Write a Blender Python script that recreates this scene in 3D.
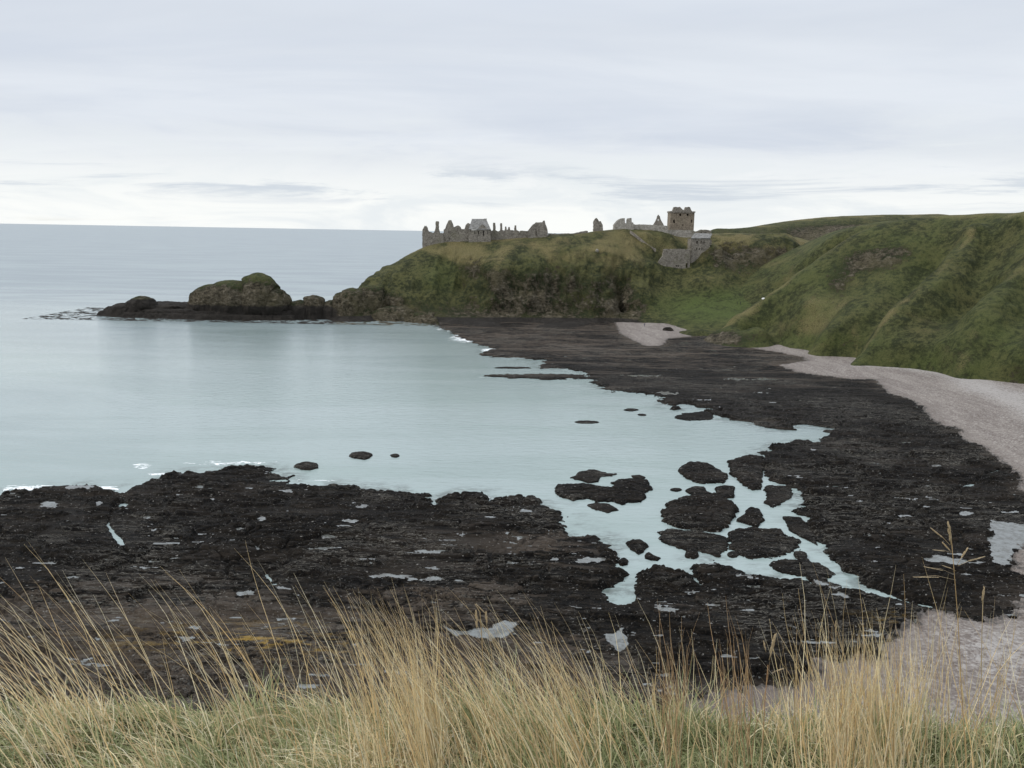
import bpy, math, random
import numpy as np
from mathutils import Matrix, Vector
from mathutils.geometry import tessellate_polygon

# ------------------------------------------------------------ camera, world, sun
H = 45.0; FOC = 850.0; PITCH = math.radians(10.14); ROLL = math.radians(1.0)
scn = bpy.context.scene
for o in list(bpy.data.objects): bpy.data.objects.remove(o)
COL = scn.collection
fwd = np.array([0, math.cos(PITCH), -math.sin(PITCH)])
up0 = np.array([0, math.sin(PITCH), math.cos(PITCH)]); X0 = np.array([1., 0, 0])
RGT = math.cos(ROLL)*X0 + math.sin(ROLL)*up0
UPV = -math.sin(ROLL)*X0 + math.cos(ROLL)*up0
cd = bpy.data.cameras.new('camera'); cam = bpy.data.objects.new('camera', cd); COL.objects.link(cam)
cd.sensor_width = 36; cd.lens = 36*FOC/1024; cd.clip_end = 120000; cd.clip_start = 0.05
M = Matrix([[RGT[i], UPV[i], -fwd[i], 0] for i in range(3)]+[[0, 0, 0, 1]]); M[2][3] = H
cam.matrix_world = M
scn.camera = cam
scn.view_settings.view_transform = 'Standard'; scn.view_settings.look = 'None'
scn.view_settings.gamma = 1; scn.view_settings.exposure = 0.06
scn.cycles.use_denoising = True
scn.cycles.max_bounces = 6; scn.cycles.diffuse_bounces = 2; scn.cycles.glossy_bounces = 2
scn.cycles.transparent_max_bounces = 6
SUN_EL, SUN_AZ = math.radians(40), math.radians(-100)      # azimuth from +Y towards +X

class NT:
    def __init__(s, tree): s.t = tree; s.n = tree.nodes; s.l = tree.links
    def node(s, typ, **kw):
        n = s.n.new(typ)
        for k, v in kw.items():
            if k.startswith('i_'): n.inputs[k[2:].replace('_', ' ')].default_value = v
            else: setattr(n, k, v)
        return n
    def link(s, a, b): s.l.new(a, b)
    def math(s, op, a, b=None, clamp=False):
        n = s.n.new('ShaderNodeMath'); n.operation = op; n.use_clamp = clamp
        for i, v in enumerate((a, b)):
            if v is None: continue
            if isinstance(v, (int, float)): n.inputs[i].default_value = v
            else: s.link(v, n.inputs[i])
        return n.outputs[0]
    def noise(s, vec, scale, detail=4, rough=0.6, dist=0):
        n = s.n.new('ShaderNodeTexNoise'); n.inputs['Scale'].default_value = scale
        n.inputs['Detail'].default_value = detail; n.inputs['Roughness'].default_value = rough
        n.inputs['Distortion'].default_value = dist
        if vec is not None: s.link(vec, n.inputs['Vector'])
        return n.outputs['Fac']
    def mapping(s, vec, sc=(1, 1, 1), rot=(0, 0, 0), loc=(0, 0, 0)):
        n = s.n.new('ShaderNodeMapping'); n.inputs['Scale'].default_value = sc
        n.inputs['Rotation'].default_value = rot; n.inputs['Location'].default_value = loc
        s.link(vec, n.inputs['Vector']); return n.outputs[0]
    def step(s, v, a, b):
        n = s.n.new('ShaderNodeMapRange'); n.interpolation_type = 'SMOOTHSTEP'
        n.inputs['From Min'].default_value = a; n.inputs['From Max'].default_value = b
        s.link(v, n.inputs['Value']); return n.outputs[0]
    def mix(s, f, a, b, mode='MIX'):
        n = s.n.new('ShaderNodeMix'); n.data_type = 'RGBA'; n.blend_type = mode
        for i, v in ((0, f), (6, a), (7, b)):
            if isinstance(v, (int, float)): n.inputs[i].default_value = v
            elif isinstance(v, tuple): n.inputs[i].default_value = (*v, 1) if len(v) == 3 else v
            else: s.link(v, n.inputs[i])
        return n.outputs[2]
    def ramp(s, v, stops):
        n = s.n.new('ShaderNodeValToRGB'); e = n.color_ramp.elements
        while len(e) < len(stops): e.new(0.5)
        for k, (p, c) in enumerate(stops): e[k].position = p; e[k].color = (*c, 1)
        s.link(v, n.inputs[0]); return n.outputs[0]
    def attr(s, name):
        n = s.n.new('ShaderNodeAttribute'); n.attribute_name = name; return n

w = bpy.data.worlds.new('World'); scn.world = w; w.use_nodes = True
g = NT(w.node_tree); g.n.clear()
out = g.node('ShaderNodeOutputWorld'); bg = g.node('ShaderNodeBackground'); bg.inputs[1].default_value = 0.1
sky = g.node('ShaderNodeTexSky', sky_type='NISHITA', sun_disc=False)
sky.sun_elevation = SUN_EL; sky.sun_rotation = SUN_AZ; sky.altitude = 45
tc = g.node('ShaderNodeTexCoord'); D = tc.outputs['Generated']
sep = g.node('ShaderNodeSeparateXYZ'); g.link(D, sep.inputs[0])
zc = g.math('ADD', g.math('MAXIMUM', sep.outputs[2], 0.0), 0.10)
pv = g.node('ShaderNodeCombineXYZ')
g.link(g.math('DIVIDE', sep.outputs[0], zc), pv.inputs[0]); g.link(g.math('DIVIDE', sep.outputs[1], zc), pv.inputs[1])
P = pv.outputs[0]
el = sep.outputs[2]
n_big = g.noise(g.mapping(P, (0.35, 0.8, 1), (0, 0, 0.2), (3.1, 1.7, 0)), 1.0, 5, 0.55, 0.5)
n_str = g.noise(g.mapping(D, (1.6, 1.6, 16), (0, 0.05, 0), (0.6, 0.2, 0.3)), 1.6, 7, 0.68, 0.5)
n_bil = g.noise(g.mapping(D, (2.0, 2.0, 9), (0, 0, 0), (2.2, 0.2, 0)), 2.4, 5, 0.62, 0.6)
high = g.mix(g.step(n_big, 0.3, 0.72), (6.5, 7.0, 7.75), (7.6, 8.05, 8.65))
lowc = g.mix(g.step(n_bil, 0.36, 0.62), (8.0, 8.4, 8.6), (9.4, 9.55, 9.35))
high = g.mix(g.math('MULTIPLY', g.step(g.noise(g.mapping(P, (0.45, 0.7, 1), (0, 0, 0.3), (1, 5, 0)), 1.0, 6, 0.55, 0.8), 0.44, 0.7), 0.5), high, (5.9, 6.5, 7.5))
col = g.mix(g.step(g.math('ADD', el, g.math('MULTIPLY', g.math('SUBTRACT', n_bil, 0.5), 0.16)), 0.03, 0.13), lowc, high)
# grey streaks of low stratus, a few degrees above the horizon
band = g.math('MULTIPLY', g.step(el, 0.018, 0.045), g.math('SUBTRACT', 1.0, g.step(el, 0.055, 0.095)))
stre = g.math('MULTIPLY', band, g.step(n_str, 0.50, 0.63))
col = g.mix(g.math('MULTIPLY', stre, 0.85), col, (5.9, 6.5, 7.2))
blue = g.math('MULTIPLY', g.step(n_big, 0.62, 0.8), 0.25)
col = g.mix(blue, col, sky.outputs[0])
# overcast skies are brighter overhead than near the horizon (CIE overcast gradient)
cie = g.math('DIVIDE', g.math('ADD', 1.0, g.math('MULTIPLY', g.math('MAXIMUM', el, 0.22), 2.0)), 1.44)
vs = g.node('ShaderNodeVectorMath', operation='SCALE'); g.link(col, vs.inputs[0]); g.link(cie, vs.inputs['Scale'])
g.link(vs.outputs[0], bg.inputs[0]); g.link(bg.outputs[0], out.inputs[0])

ld = bpy.data.lights.new('sun', 'SUN'); ld.energy = 1.5; ld.angle = math.radians(12); ld.color = (1, 0.95, 0.88)
sun = bpy.data.objects.new('sun', ld); COL.objects.link(sun)
sd = Vector((math.sin(SUN_AZ)*math.cos(SUN_EL), math.cos(SUN_AZ)*math.cos(SUN_EL), math.sin(SUN_EL)))
sun.rotation_euler = sd.to_track_quat('Z', 'Y').to_euler(); sun.location = (0, 0, 120)

# ------------------------------------------------------------ helpers
RS = np.random.RandomState(7); random.seed(7)
TBL = RS.rand(64, 64, 64).astype(np.float32)*2-1
def vn(x, y, z=0.0):
    x = np.asarray(x, np.float64); y = np.asarray(y, np.float64); z = np.zeros_like(x)+z
    xi = np.floor(x).astype(int); yi = np.floor(y).astype(int); zi = np.floor(z).astype(int)
    fx, fy, fz = x-xi, y-yi, z-zi
    fx = fx*fx*(3-2*fx); fy = fy*fy*(3-2*fy); fz = fz*fz*(3-2*fz)
    x0, y0, z0 = xi & 63, yi & 63, zi & 63; x1, y1, z1 = (xi+1) & 63, (yi+1) & 63, (zi+1) & 63
    def L(a, b, t): return a+(b-a)*t
    return L(L(L(TBL[x0, y0, z0], TBL[x1, y0, z0], fx), L(TBL[x0, y1, z0], TBL[x1, y1, z0], fx), fy),
             L(L(TBL[x0, y0, z1], TBL[x1, y0, z1], fx), L(TBL[x0, y1, z1], TBL[x1, y1, z1], fx), fy), fz)
def fbm(x, y, z=0.0, oct=4, gain=0.5, ridge=False):
    s = 0; a = 1; t = 0; c, sn = math.cos(0.6), math.sin(0.6)
    for k in range(oct):
        n = vn(x+17.3*k, y-9.1*k, z+5.7*k)
        if ridge: n = 1-2*np.abs(n)
        s = s+a*n; t += a; a *= gain
        x, y, z = (x*c-y*sn)*2.03, (x*sn+y*c)*2.03, z*2.03
    return s/t
def worley(x, y, seed=0):
    xi = np.floor(x).astype(int); yi = np.floor(y).astype(int)
    f1 = np.full(x.shape, 9.0); f2 = np.full(x.shape, 9.0); idv = np.zeros(x.shape)
    for i in (-1, 0, 1):
        for j in (-1, 0, 1):
            a, b = (xi+i) & 63, (yi+j) & 63
            d = np.hypot(xi+i+.5+.45*TBL[a, b, seed]-x, yi+j+.5+.45*TBL[a, b, seed+1]-y)
            nearer = d < f1
            f2 = np.where(nearer, f1, np.minimum(f2, d)); idv = np.where(nearer, TBL[a, b, seed+2], idv); f1 = np.where(nearer, d, f1)
    return f1, f2, idv
def sm(v, a, b):
    t = np.clip((v-a)/(b-a), 0, 1); return t*t*(3-2*t)
def ray(px, py): return fwd*FOC + RGT*(px-512) + UPV*(384-py)
def F(px, py, z=0.0):
    d = ray(px, py); t = (z-H)/d[2]; return (d[0]*t, d[1]*t, z)
def PD(px, py, Y):
    d = ray(px, py); t = Y/d[1]; return (d[0]*t, Y, H+d[2]*t)
def to_px(X, Y, Z):
    X, Y, Z = np.asarray(X), np.asarray(Y), np.asarray(Z)-H
    c = X*fwd[0]+Y*fwd[1]+Z*fwd[2]
    return 512+FOC*(X*RGT[0]+Y*RGT[1]+Z*RGT[2])/c, 384-FOC*(X*UPV[0]+Y*UPV[1]+Z*UPV[2])/c
def inside(X, Y, poly):
    r = np.zeros(X.shape, bool); n = len(poly)
    for i in range(n):
        x1, y1 = poly[i][:2]; x2, y2 = poly[(i+1) % n][:2]
        if y1 == y2: continue
        c = ((y1 > Y) != (y2 > Y)) & (X < (x2-x1)*(Y-y1)/(y2-y1)+x1)
        r ^= c
    return r
def ldist(X, Y, pts, closed=False):
    d = np.full(X.shape, 1e9); n = len(pts)
    for i in range(n if closed else n-1):
        x1, y1 = pts[i][:2]; x2, y2 = pts[(i+1) % n][:2]
        dx, dy = x2-x1, y2-y1; L = dx*dx+dy*dy+1e-9
        t = np.clip(((X-x1)*dx+(Y-y1)*dy)/L, 0, 1)
        d = np.minimum(d, (X-x1-t*dx)**2+(Y-y1-t*dy)**2)
    return np.sqrt(d)
def sdist(X, Y, poly):
    d = ldist(X, Y, poly, True); return np.where(inside(X, Y, poly), d, -d)

def tag(o, label=None, cat=None, group=None, kind=None):
    if label: o['label'] = label
    if cat: o['category'] = cat
    if group: o['group'] = group
    if kind: o['kind'] = kind
    return o
def mesh_obj(name, V, Fc, mat, parent=None, attrs=None, smooth=True):
    V = np.asarray(V, np.float32).reshape(-1, 3)
    me = bpy.data.meshes.new(name)
    if isinstance(Fc, np.ndarray):
        k = Fc.shape[1]; nf = len(Fc)
        me.vertices.add(len(V)); me.vertices.foreach_set('co', V.ravel())
        me.loops.add(nf*k); me.loops.foreach_set('vertex_index', Fc.ravel().astype(np.int32))
        me.polygons.add(nf); me.polygons.foreach_set('loop_start', np.arange(0, nf*k, k, dtype=np.int32))
        me.update(calc_edges=True)
    else:
        me.from_pydata(V.tolist(), [], Fc); me.update()
    if smooth: me.polygons.foreach_set('use_smooth', np.ones(len(me.polygons), bool))
    if attrs:
        for k, v in attrs.items():
            v = np.asarray(v, np.float32)
            if v.ndim == 2:
                a = me.attributes.new(k, 'FLOAT_COLOR', 'POINT')
                a.data.foreach_set('color', np.concatenate([v, np.ones((len(v), 1), np.float32)], 1).ravel())
            else:
                a = me.attributes.new(k, 'FLOAT', 'POINT'); a.data.foreach_set('value', v)
    me.materials.append(mat)
    o = bpy.data.objects.new(name, me); COL.objects.link(o)
    if parent: o.parent = parent
    return o
def grid_faces(nr, nc):
    i = np.arange(nr*nc).reshape(nr, nc)
    return np.stack([i[:-1, :-1], i[:-1, 1:], i[1:, 1:], i[1:, :-1]], -1).reshape(-1, 4)
def compact(V, Fc, attrs=None):
    used = np.unique(Fc); m = np.full(len(V), -1, np.int64); m[used] = np.arange(len(used))
    return V[used], m[Fc], ({k: v[used] for k, v in attrs.items()} if attrs else None)
def grid_normals(P3):
    du = np.gradient(P3, axis=1); dv = np.gradient(P3, axis=0)
    n = np.cross(du, dv); n /= np.linalg.norm(n, axis=-1, keepdims=True)+1e-9
    return n
def rbf(pts, X, Y, c=5.0, lam=0.5):
    p = np.array(pts, float); n = len(p)
    r = np.sqrt((p[:, None, 0]-p[None, :, 0])**2+(p[:, None, 1]-p[None, :, 1])**2+c*c)
    A = np.zeros((n+1, n+1)); A[:n, :n] = -r-lam*np.eye(n)*-1*0; A[:n, n] = 1; A[n, :n] = 1
    A[:n, :n] += lam*np.eye(n)
    wv = np.linalg.solve(A, np.append(p[:, 2], 0))
    z = np.full(X.shape, wv[n])
    for i in range(n):
        z -= wv[i]*np.sqrt((X-p[i, 0])**2+(Y-p[i, 1])**2+c*c)
    return z

# ------------------------------------------------------------ materials
def newmat(name):
    m = bpy.data.materials.new(name); m.use_nodes = True; t = NT(m.node_tree); t.n.clear()
    o = t.node('ShaderNodeOutputMaterial'); b = t.node('ShaderNodeBsdfPrincipled')
    t.link(b.outputs[0], o.inputs[0]); t.b = b; t.o = o
    t.P = t.node('ShaderNodeNewGeometry').outputs['Position']
    return m, t
def bump(t, h, dist, strength=1.0, nrm=None):
    n = t.node('ShaderNodeBump'); n.inputs['Distance'].default_value = dist; n.inputs['Strength'].default_value = strength
    t.link(h, n.inputs['Height'])
    if nrm: t.link(nrm, n.inputs['Normal'])
    return n.outputs[0]

# sea
m_sea, t = newmat('sea_water')
sh = t.attr('shallow').outputs['Fac']; fo = t.attr('foam').outputs['Fac']
n1 = t.noise(t.mapping(t.P, (0.008, 0.03, 1), (0, 0, 0.12)), 1, 5, 0.65, 0.8)
base = t.mix(sh, (0.20, 0.235, 0.255), (0.250, 0.312, 0.295))
base = t.mix(t.math('MULTIPLY', t.step(n1, 0.42, 0.6), 0.5), base, (0.31, 0.365, 0.36))
sb = t.math('MULTIPLY', t.attr('sub').outputs['Fac'], t.step(t.noise(t.mapping(t.P, (0.4, 0.6, 1)), 1.0, 5, 0.7), 0.36, 0.6))
base = t.mix(t.math('MULTIPLY', sb, 0.75), base, (0.055, 0.065, 0.055))
fn = t.noise(t.mapping(t.P, (0.30, 0.65, 1)), 1.0, 7, 0.8, 0.9)
fm = t.step(t.math('ADD', fn, t.math('MULTIPLY', t.math('SUBTRACT', fo, 1.0), 0.5)), 0.40, 0.47)
base = t.mix(fm, base, (0.78, 0.80, 0.80))
t.link(base, t.b.inputs['Base Color'])
t.link(t.math('ADD', t.math('SUBTRACT', 0.30, t.math('MULTIPLY', sh, 0.24)), t.math('MULTIPLY', fm, 0.5)), t.b.inputs['Roughness'])
t.link(t.math('ADD', 0.22, t.math('MULTIPLY', sh, 0.25)), t.b.inputs['Specular IOR Level'])
t.b.inputs['IOR'].default_value = 1.33
wv1 = t.noise(t.mapping(t.P, (0.25, 0.9, 1), (0, 0, 0.25)), 1, 4, 0.6, 0.4)
wv2 = t.noise(t.mapping(t.P, (0.9, 2.6, 1), (0, 0, -0.1)), 1, 4, 0.6)
hh = t.math('ADD', t.math('MULTIPLY', wv1, 0.22), t.math('MULTIPLY', wv2, 0.06))
t.link(bump(t, hh, 1.0, 0.5), t.b.inputs['Normal'])

m_pool, t = newmat('pool_water')
t.link(t.mix(t.step(t.noise(t.P, 0.9, 5, 0.75), 0.38, 0.6), (0.085, 0.085, 0.075), (0.16, 0.17, 0.165)), t.b.inputs['Base Color']); t.b.inputs['Roughness'].default_value = 0.06
t.b.inputs['IOR'].default_value = 1.33
t.link(bump(t, t.noise(t.P, 2.0, 3, 0.5), 0.05, 0.3), t.b.inputs['Normal'])

def rockish(name, dark, mid, tint, weed=True):
    m, t = newmat(name)
    P = t.P
    nl = t.noise(P, 0.035, 4, 0.6, 0.5); nm = t.noise(t.mapping(P, (0.25, 1.0, 1.6)), 0.9, 5, 0.65); nf = t.noise(P, 4.0, 4, 0.7)
    br = t.attr('bare').outputs['Fac']; oc = t.attr('ochre').outputs['Fac']
    c = t.mix(t.step(nm, 0.45, 0.57), dark, mid)
    big = t.noise(t.mapping(P, (0.03, 0.16, 1), (0, 0, 0.1)), 1.0, 6, 0.7, 0.6)
    c = t.mix(t.math('MULTIPLY', t.math('MULTIPLY', br, 1.6), t.step(big, 0.5, 0.58)), c, (0.062, 0.050, 0.040))
    bare = t.mix(nf, (0.030, 0.023, 0.017), (0.105, 0.082, 0.062))
    f = t.step(t.math('ADD', t.math('MULTIPLY', nm, 0.9), t.math('MULTIPLY', br, 0.5)), 0.72, 0.86)
    f = t.math('MULTIPLY', f, t.step(nf, 0.38, 0.56))
    c = t.mix(f, c, bare)
    f2 = t.math('MULTIPLY', t.step(nm, 0.5, 0.62), oc)
    c = t.mix(f2, c, (0.26, 0.17, 0.045))
    c = t.mix(t.math('MULTIPLY', t.step(nf, 0.5, 0.65), 0.6), c, tint)
    sp = t.noise(t.mapping(P, (0.6, 1.4, 1)), 3.0, 3, 0.75)
    c = t.mix(t.step(sp, 0.64, 0.68), c, (0.24, 0.23, 0.21))
    ln = t.noise(t.mapping(P, (0.10, 1.5, 1), (0, 0, 0.06)), 1.0, 5, 0.7, 0.3)
    gate = t.step(nl, 0.46, 0.58)
    c = t.mix(t.math('MULTIPLY', gate, t.math('SUBTRACT', 1.0, t.step(t.math('ABSOLUTE', t.math('SUBTRACT', ln, 0.53)), 0.004, 0.013))), c, (0.15, 0.14, 0.12))
    t.link(c, t.b.inputs['Base Color'])
    t.b.inputs['Roughness'].default_value = 0.75
    t.b.inputs['Specular IOR Level'].default_value = 0.09
    hh = t.math('ADD', t.math('MULTIPLY', nm, 0.35), t.math('MULTIPLY', nf, 0.12))
    t.link(bump(t, hh, 1.6, 1.0), t.b.inputs['Normal'])
    return m
m_shelf = rockish('seaweed_rock', (0.002, 0.0017, 0.0015), (0.0085, 0.0067, 0.005), (0.026, 0.020, 0.013))

m_beach, t = newmat('shingle')
nl = t.noise(t.mapping(t.P, (0.35, 0.07, 1), (0, 0, 0.35)), 0.7, 6, 0.7, 0.6); nf = t.noise(t.P, 1.3, 5, 0.75)
vo = t.node('ShaderNodeTexVoronoi'); vo.inputs['Scale'].default_value = 3.2; t.link(t.P, vo.inputs['Vector'])
c = t.mix(t.step(nl, 0.42, 0.58), (0.118, 0.092, 0.078), (0.205, 0.175, 0.150))
c = t.mix(0.5, c, t.ramp(vo.outputs['Color'], [(0.1, (0.06, 0.048, 0.041)), (0.5, (0.165, 0.138, 0.12)), (0.9, (0.38, 0.355, 0.325))]))
pl = t.attr('pale').outputs['Fac']
c = t.mix(t.math('MULTIPLY', t.step(t.math('ADD', nf, t.math('MULTIPLY', pl, 0.3)), 0.62, 0.78), 0.6), c, (0.36, 0.34, 0.32))
dk = t.attr('wrack').outputs['Fac']
c = t.mix(t.math('MULTIPLY', t.attr('damp').outputs['Fac'], 0.85), c, t.mix(nf, (0.075, 0.058, 0.048), (0.13, 0.104, 0.088)))
c = t.mix(t.step(t.noise(t.P, 2.6, 4, 0.8), 0.635, 0.67), c, (0.05, 0.042, 0.036))
c = t.mix(t.math('MULTIPLY', t.step(t.math('ADD', nf, t.math('MULTIPLY', dk, 0.45)), 0.72, 0.85), 0.8), c, (0.04, 0.035, 0.03))
t.link(c, t.b.inputs['Base Color']); t.b.inputs['Roughness'].default_value = 0.85
hh = t.math('ADD', t.math('MULTIPLY', vo.outputs['Distance'], -0.12), t.math('MULTIPLY', nf, 0.15))
t.link(bump(t, hh, 1.0, 0.7), t.b.inputs['Normal'])

m_land, t = newmat('grassy_cliff')
P = t.P
rk = t.attr('rock').outputs['Fac']; lu = t.attr('lush').outputs['Fac']; tn = t.attr('tan').outputs['Fac']; wt = t.attr('wet').outputs['Fac']
nl = t.noise(P, 0.045, 4, 0.6, 0.6); nm = t.math('ADD', t.math('MULTIPLY', t.noise(P, 0.5, 6, 0.8, 0.2), 0.6), t.math('MULTIPLY', t.noise(P, 0.11, 5, 0.7, 0.5), 0.4)); nf = t.noise(P, 2.2, 4, 0.75)
gr = t.mix(t.step(nm, 0.43, 0.575), (0.022, 0.026, 0.011), (0.082, 0.080, 0.031))
gr = t.mix(t.math('MULTIPLY', t.step(t.math('ADD', nl, t.math('ADD', t.math('MULTIPLY', tn, 0.35), t.math('MULTIPLY', t.math('SUBTRACT', nf, 0.5), 0.6))), 0.62, 0.84), 0.9), gr, t.mix(t.step(nf, .4, .6), (0.09, 0.075, 0.033), (0.22, 0.18, 0.085)))
gr = t.mix(t.math('MULTIPLY', lu, t.step(nm, 0.35, 0.55)), gr, t.mix(t.step(nf, .4, .6), (0.045, 0.062, 0.016), (0.095, 0.12, 0.038)))
st = t.noise(t.mapping(P, (0.5, 0.5, 0.9)), 0.9, 6, 0.75, 0.6)
rc = t.ramp(st, [(0.37, (0.020, 0.016, 0.011)), (0.46, (0.060, 0.050, 0.033)), (0.56, (0.105, 0.089, 0.062)), (0.68, (0.19, 0.165, 0.13))])
rc = t.mix(t.math('MULTIPLY', t.step(nl, 0.45, 0.65), 0.5), rc, (0.07, 0.062, 0.03))
f = t.step(t.math('ADD', rk, t.math('MULTIPLY', t.math('SUBTRACT', nm, 0.5), 2.6)), 0.40, 0.60)
c = t.mix(f, gr, rc)
c = t.mix(t.step(nf, 0.53, 0.62), c, t.mix(0.6, c, (0.012, 0.014, 0.006)))
c = t.mix(t.step(t.math('ADD', wt, t.math('MULTIPLY', t.math('SUBTRACT', nm, 0.5), 0.8)), 0.35, 0.6), c, t.mix(st, (0.010, 0.009, 0.008), (0.05, 0.043, 0.036)))
t.link(c, t.b.inputs['Base Color']); t.b.inputs['Roughness'].default_value = 0.9
t.b.inputs['Specular IOR Level'].default_value = 0.15
hh = t.math('ADD', t.math('ADD', t.math('MULTIPLY', nm, 1.5), t.math('MULTIPLY', nf, 0.35)), t.math('MULTIPLY', t.math('MULTIPLY', st, f), 1.2))
t.link(bump(t, hh, 1.0, 0.85), t.b.inputs['Normal'])

def stone(name, a, b, moss=0.2):
    m, t = newmat(name)
    n = t.noise(t.P, 0.5, 5, 0.7); n2 = t.noise(t.P, 0.15, 3, 0.6)
    vo = t.node('ShaderNodeTexVoronoi'); vo.inputs['Scale'].default_value = 1.6; t.link(t.mapping(t.P, (1, 1, 1.8)), vo.inputs['Vector'])
    c = t.mix(t.step(n, .38, .6), a, b); c = t.mix(0.5, c, t.ramp(vo.outputs['Color'], [(0.2, tuple(.55*x for x in a)), (0.8, tuple(1.25*x for x in b))]))
    c = t.mix(t.math('MULTIPLY', t.step(n2, 0.5, 0.7), moss*2), c, (0.11, 0.105, 0.06))
    t.link(c, t.b.inputs['Base Color']); t.b.inputs['Roughness'].default_value = 0.92
    t.link(bump(t, vo.outputs['Distance'], 0.12, 0.6), t.b.inputs['Normal'])
    return m
m_stone = stone('grey_stone', (0.12, 0.105, 0.085), (0.24, 0.215, 0.18))
m_pale = stone('pale_stone', (0.24, 0.215, 0.185), (0.36, 0.335, 0.29))
m_keep = stone('brown_stone', (0.15, 0.118, 0.085), (0.24, 0.197, 0.145), 0.1)
m_slate = stone('grey_slate', (0.13, 0.125, 0.115), (0.20, 0.195, 0.185), 0.1)
def plain(name, c, r=0.8):
    m, t = newmat(name); n = t.noise(t.P, 8, 3, 0.6)
    t.link(t.mix(n, tuple(.8*x for x in c), tuple(1.2*x for x in c)), t.b.inputs['Base Color'])
    t.b.inputs['Roughness'].default_value = r; return m
m_dark = plain('dark_cloth', (0.02, 0.02, 0.025)); m_skin = plain('skin', (0.45, 0.28, 0.2)); m_white = plain('white_stone', (0.75, 0.74, 0.70))
m_jean = plain('blue_cloth', (0.04, 0.05, 0.09))

def blade_mat(name, tr=0.45):
    m, t = newmat(name)
    a = t.attr('col').outputs['Color']
    t.link(a, t.b.inputs['Base Color']); t.b.inputs['Roughness'].default_value = 0.6
    t.b.inputs['Specular IOR Level'].default_value = 0.3
    tl = t.node('ShaderNodeBsdfTranslucent'); t.link(a, tl.inputs[0])
    mx = t.node('ShaderNodeMixShader'); mx.inputs[0].default_value = tr
    t.link(t.b.outputs[0], mx.inputs[1]); t.link(tl.outputs[0], mx.inputs[2]); t.link(mx.outputs[0], t.o.inputs[0])
    return m
m_blade = blade_mat('grass_blade')

# ------------------------------------------------------------ shore outlines (traced in the photo, laid on the z=0 plane)
W = lambda pts, z=0.0: [F(x, y, z)[:2] for x, y in pts]
NEAR_EDGE = [(-700,515),(-200,503),(-60,499),(0,494.5),(23,492),(51,488.6),(68,485),(90,488.6),(105,492),(117,492.5),(122,500),(124,507),(127,502),(129,492),(135,486.6),
 (144,484),(156,481),(164,478),(172,474),(203,472),(234,469),(254,467.5),(273,470),(284,474),(285,477.6),(273,481.5),(289,484.7),(312,486.6),(332,484.7),
 (351,487.8),(375,490),(403,492.6),(424,497),(432,502),(434,509),(437,502),(449,494),(488,495),(489,504),(495,502),(509,498.6),(530,500),(537,505.6),
 (558,511.6),(567,521),(571,535.5),(583,535.5),(597,536),(606.5,544),(609,549.5),(618,556.6),(621,567),(621,581),(614,585),(607,592),(610,600),(620,604),
 (630,600),(634,596),(633.6,584.7),(646,574),(663.5,571),(684.6,576),(692,583),(700,588),(708,586),(696,574),(692,569),(715,563),(737.5,569),(745,574),(771,578),(794,580),(805,586),(822,589),(840,588),(860,592)]
SHELF_NEAR = W(NEAR_EDGE+[(900,600),(1100,640),(1500,700),(1500,1300),(-900,1300)])
FAR_EDGE = [(425,321),(440,327),(463,339),(479,345),(497,349),(479,354),(483,356),(518,358),(545.5,360),(543.5,368),(584.5,371),(588,375),(592,380.5),(604,390),(635,394),
 (659,396),(664.6,404),(674,412),(686,405),(700,407),(713,411),(721,417.7),(752.5,423.5),(772,429),(795.5,430),(803,423.5),(823,427),(835,434),(805,443),
 (790,443),(771,447),(767.5,454),(765,462),(767,475),(779,484),(794,486),(797,497.5),(800,512.5),(810,524),(820,539),(825,550),(831,561),(845,569),(862,582)]
SHELF_FAR = W(FAR_EDGE+[(900,600),(1024,640),(1400,660),(1500,560),(1500,400),(1000,370),(850,340),(700,325),(600,312),(425,310)])
LEDGE_FAR = W([(485,376.5),(518,374.5),(560,374),(584,375),(583,378.5),(545,379.5),(518,378.5)])
BEACH_A = W([(738,347),(782,354),(806,359),(806,362),(778,366),(796,373),(824,377),(850,380),(876,381),(888,395),(907,400),(923,410),(937,427),(956,430),(961,440),
 (982,450),(998,463),(1015,472),(1019,487),(1026,500),(1100,540),(1300,620),(1500,640),(1500,400),(1024,360),(850,330),(750,330)])
BEACH_B = W([(620,323),(630,318),(663,320),(679,321),(700,326),(720,326),(700,334),(680,335),(662,337),(659,343),(645,342),(634,336),(624,330)])
BEACH_B2 = W([(616,325),(596,308),(760,308),(722,329),(702,336),(684,338),(668,340),(662,347),(645,347),(632,341),(620,334)])
BEACH_C = W([(1500,560),(1060,585),(1024,604),(1008,622),(987,626),(959,621),(924,617),(905,630),(889,642),(879,660),(847,664),(814,663),(819,684),(799,688),(750,692),(680,710),(600,1300),(1500,1300)])
BEACH_D = W([(1040,545),(1020,549),(1013,560),(1015,575),(1040,582),(1500,600),(1500,540)])
PCHAN = [W([(820,588),(812,578),(806,566),(800,556)])]
POOL_POLY = [[(991,523),(1010,525),(1060,530),(1060,552),(1020,550),(1012,560),(1012,568),(1000,569),(989,563),(991,548),(986,541),(992,534),(986,529)],
 [(916,563),(938,557),(960,562),(981,566),(980,569),(955,568),(935,565)],
 [(445,634),(470,636),(500,629),(513,627),(514,636),(490,646),(455,645)],
 [(607,640),(622,633),(630,650),(620,660),(610,655)],
 [(824,582),(838,590),(850,602),(842,604),(828,594)]]
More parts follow.
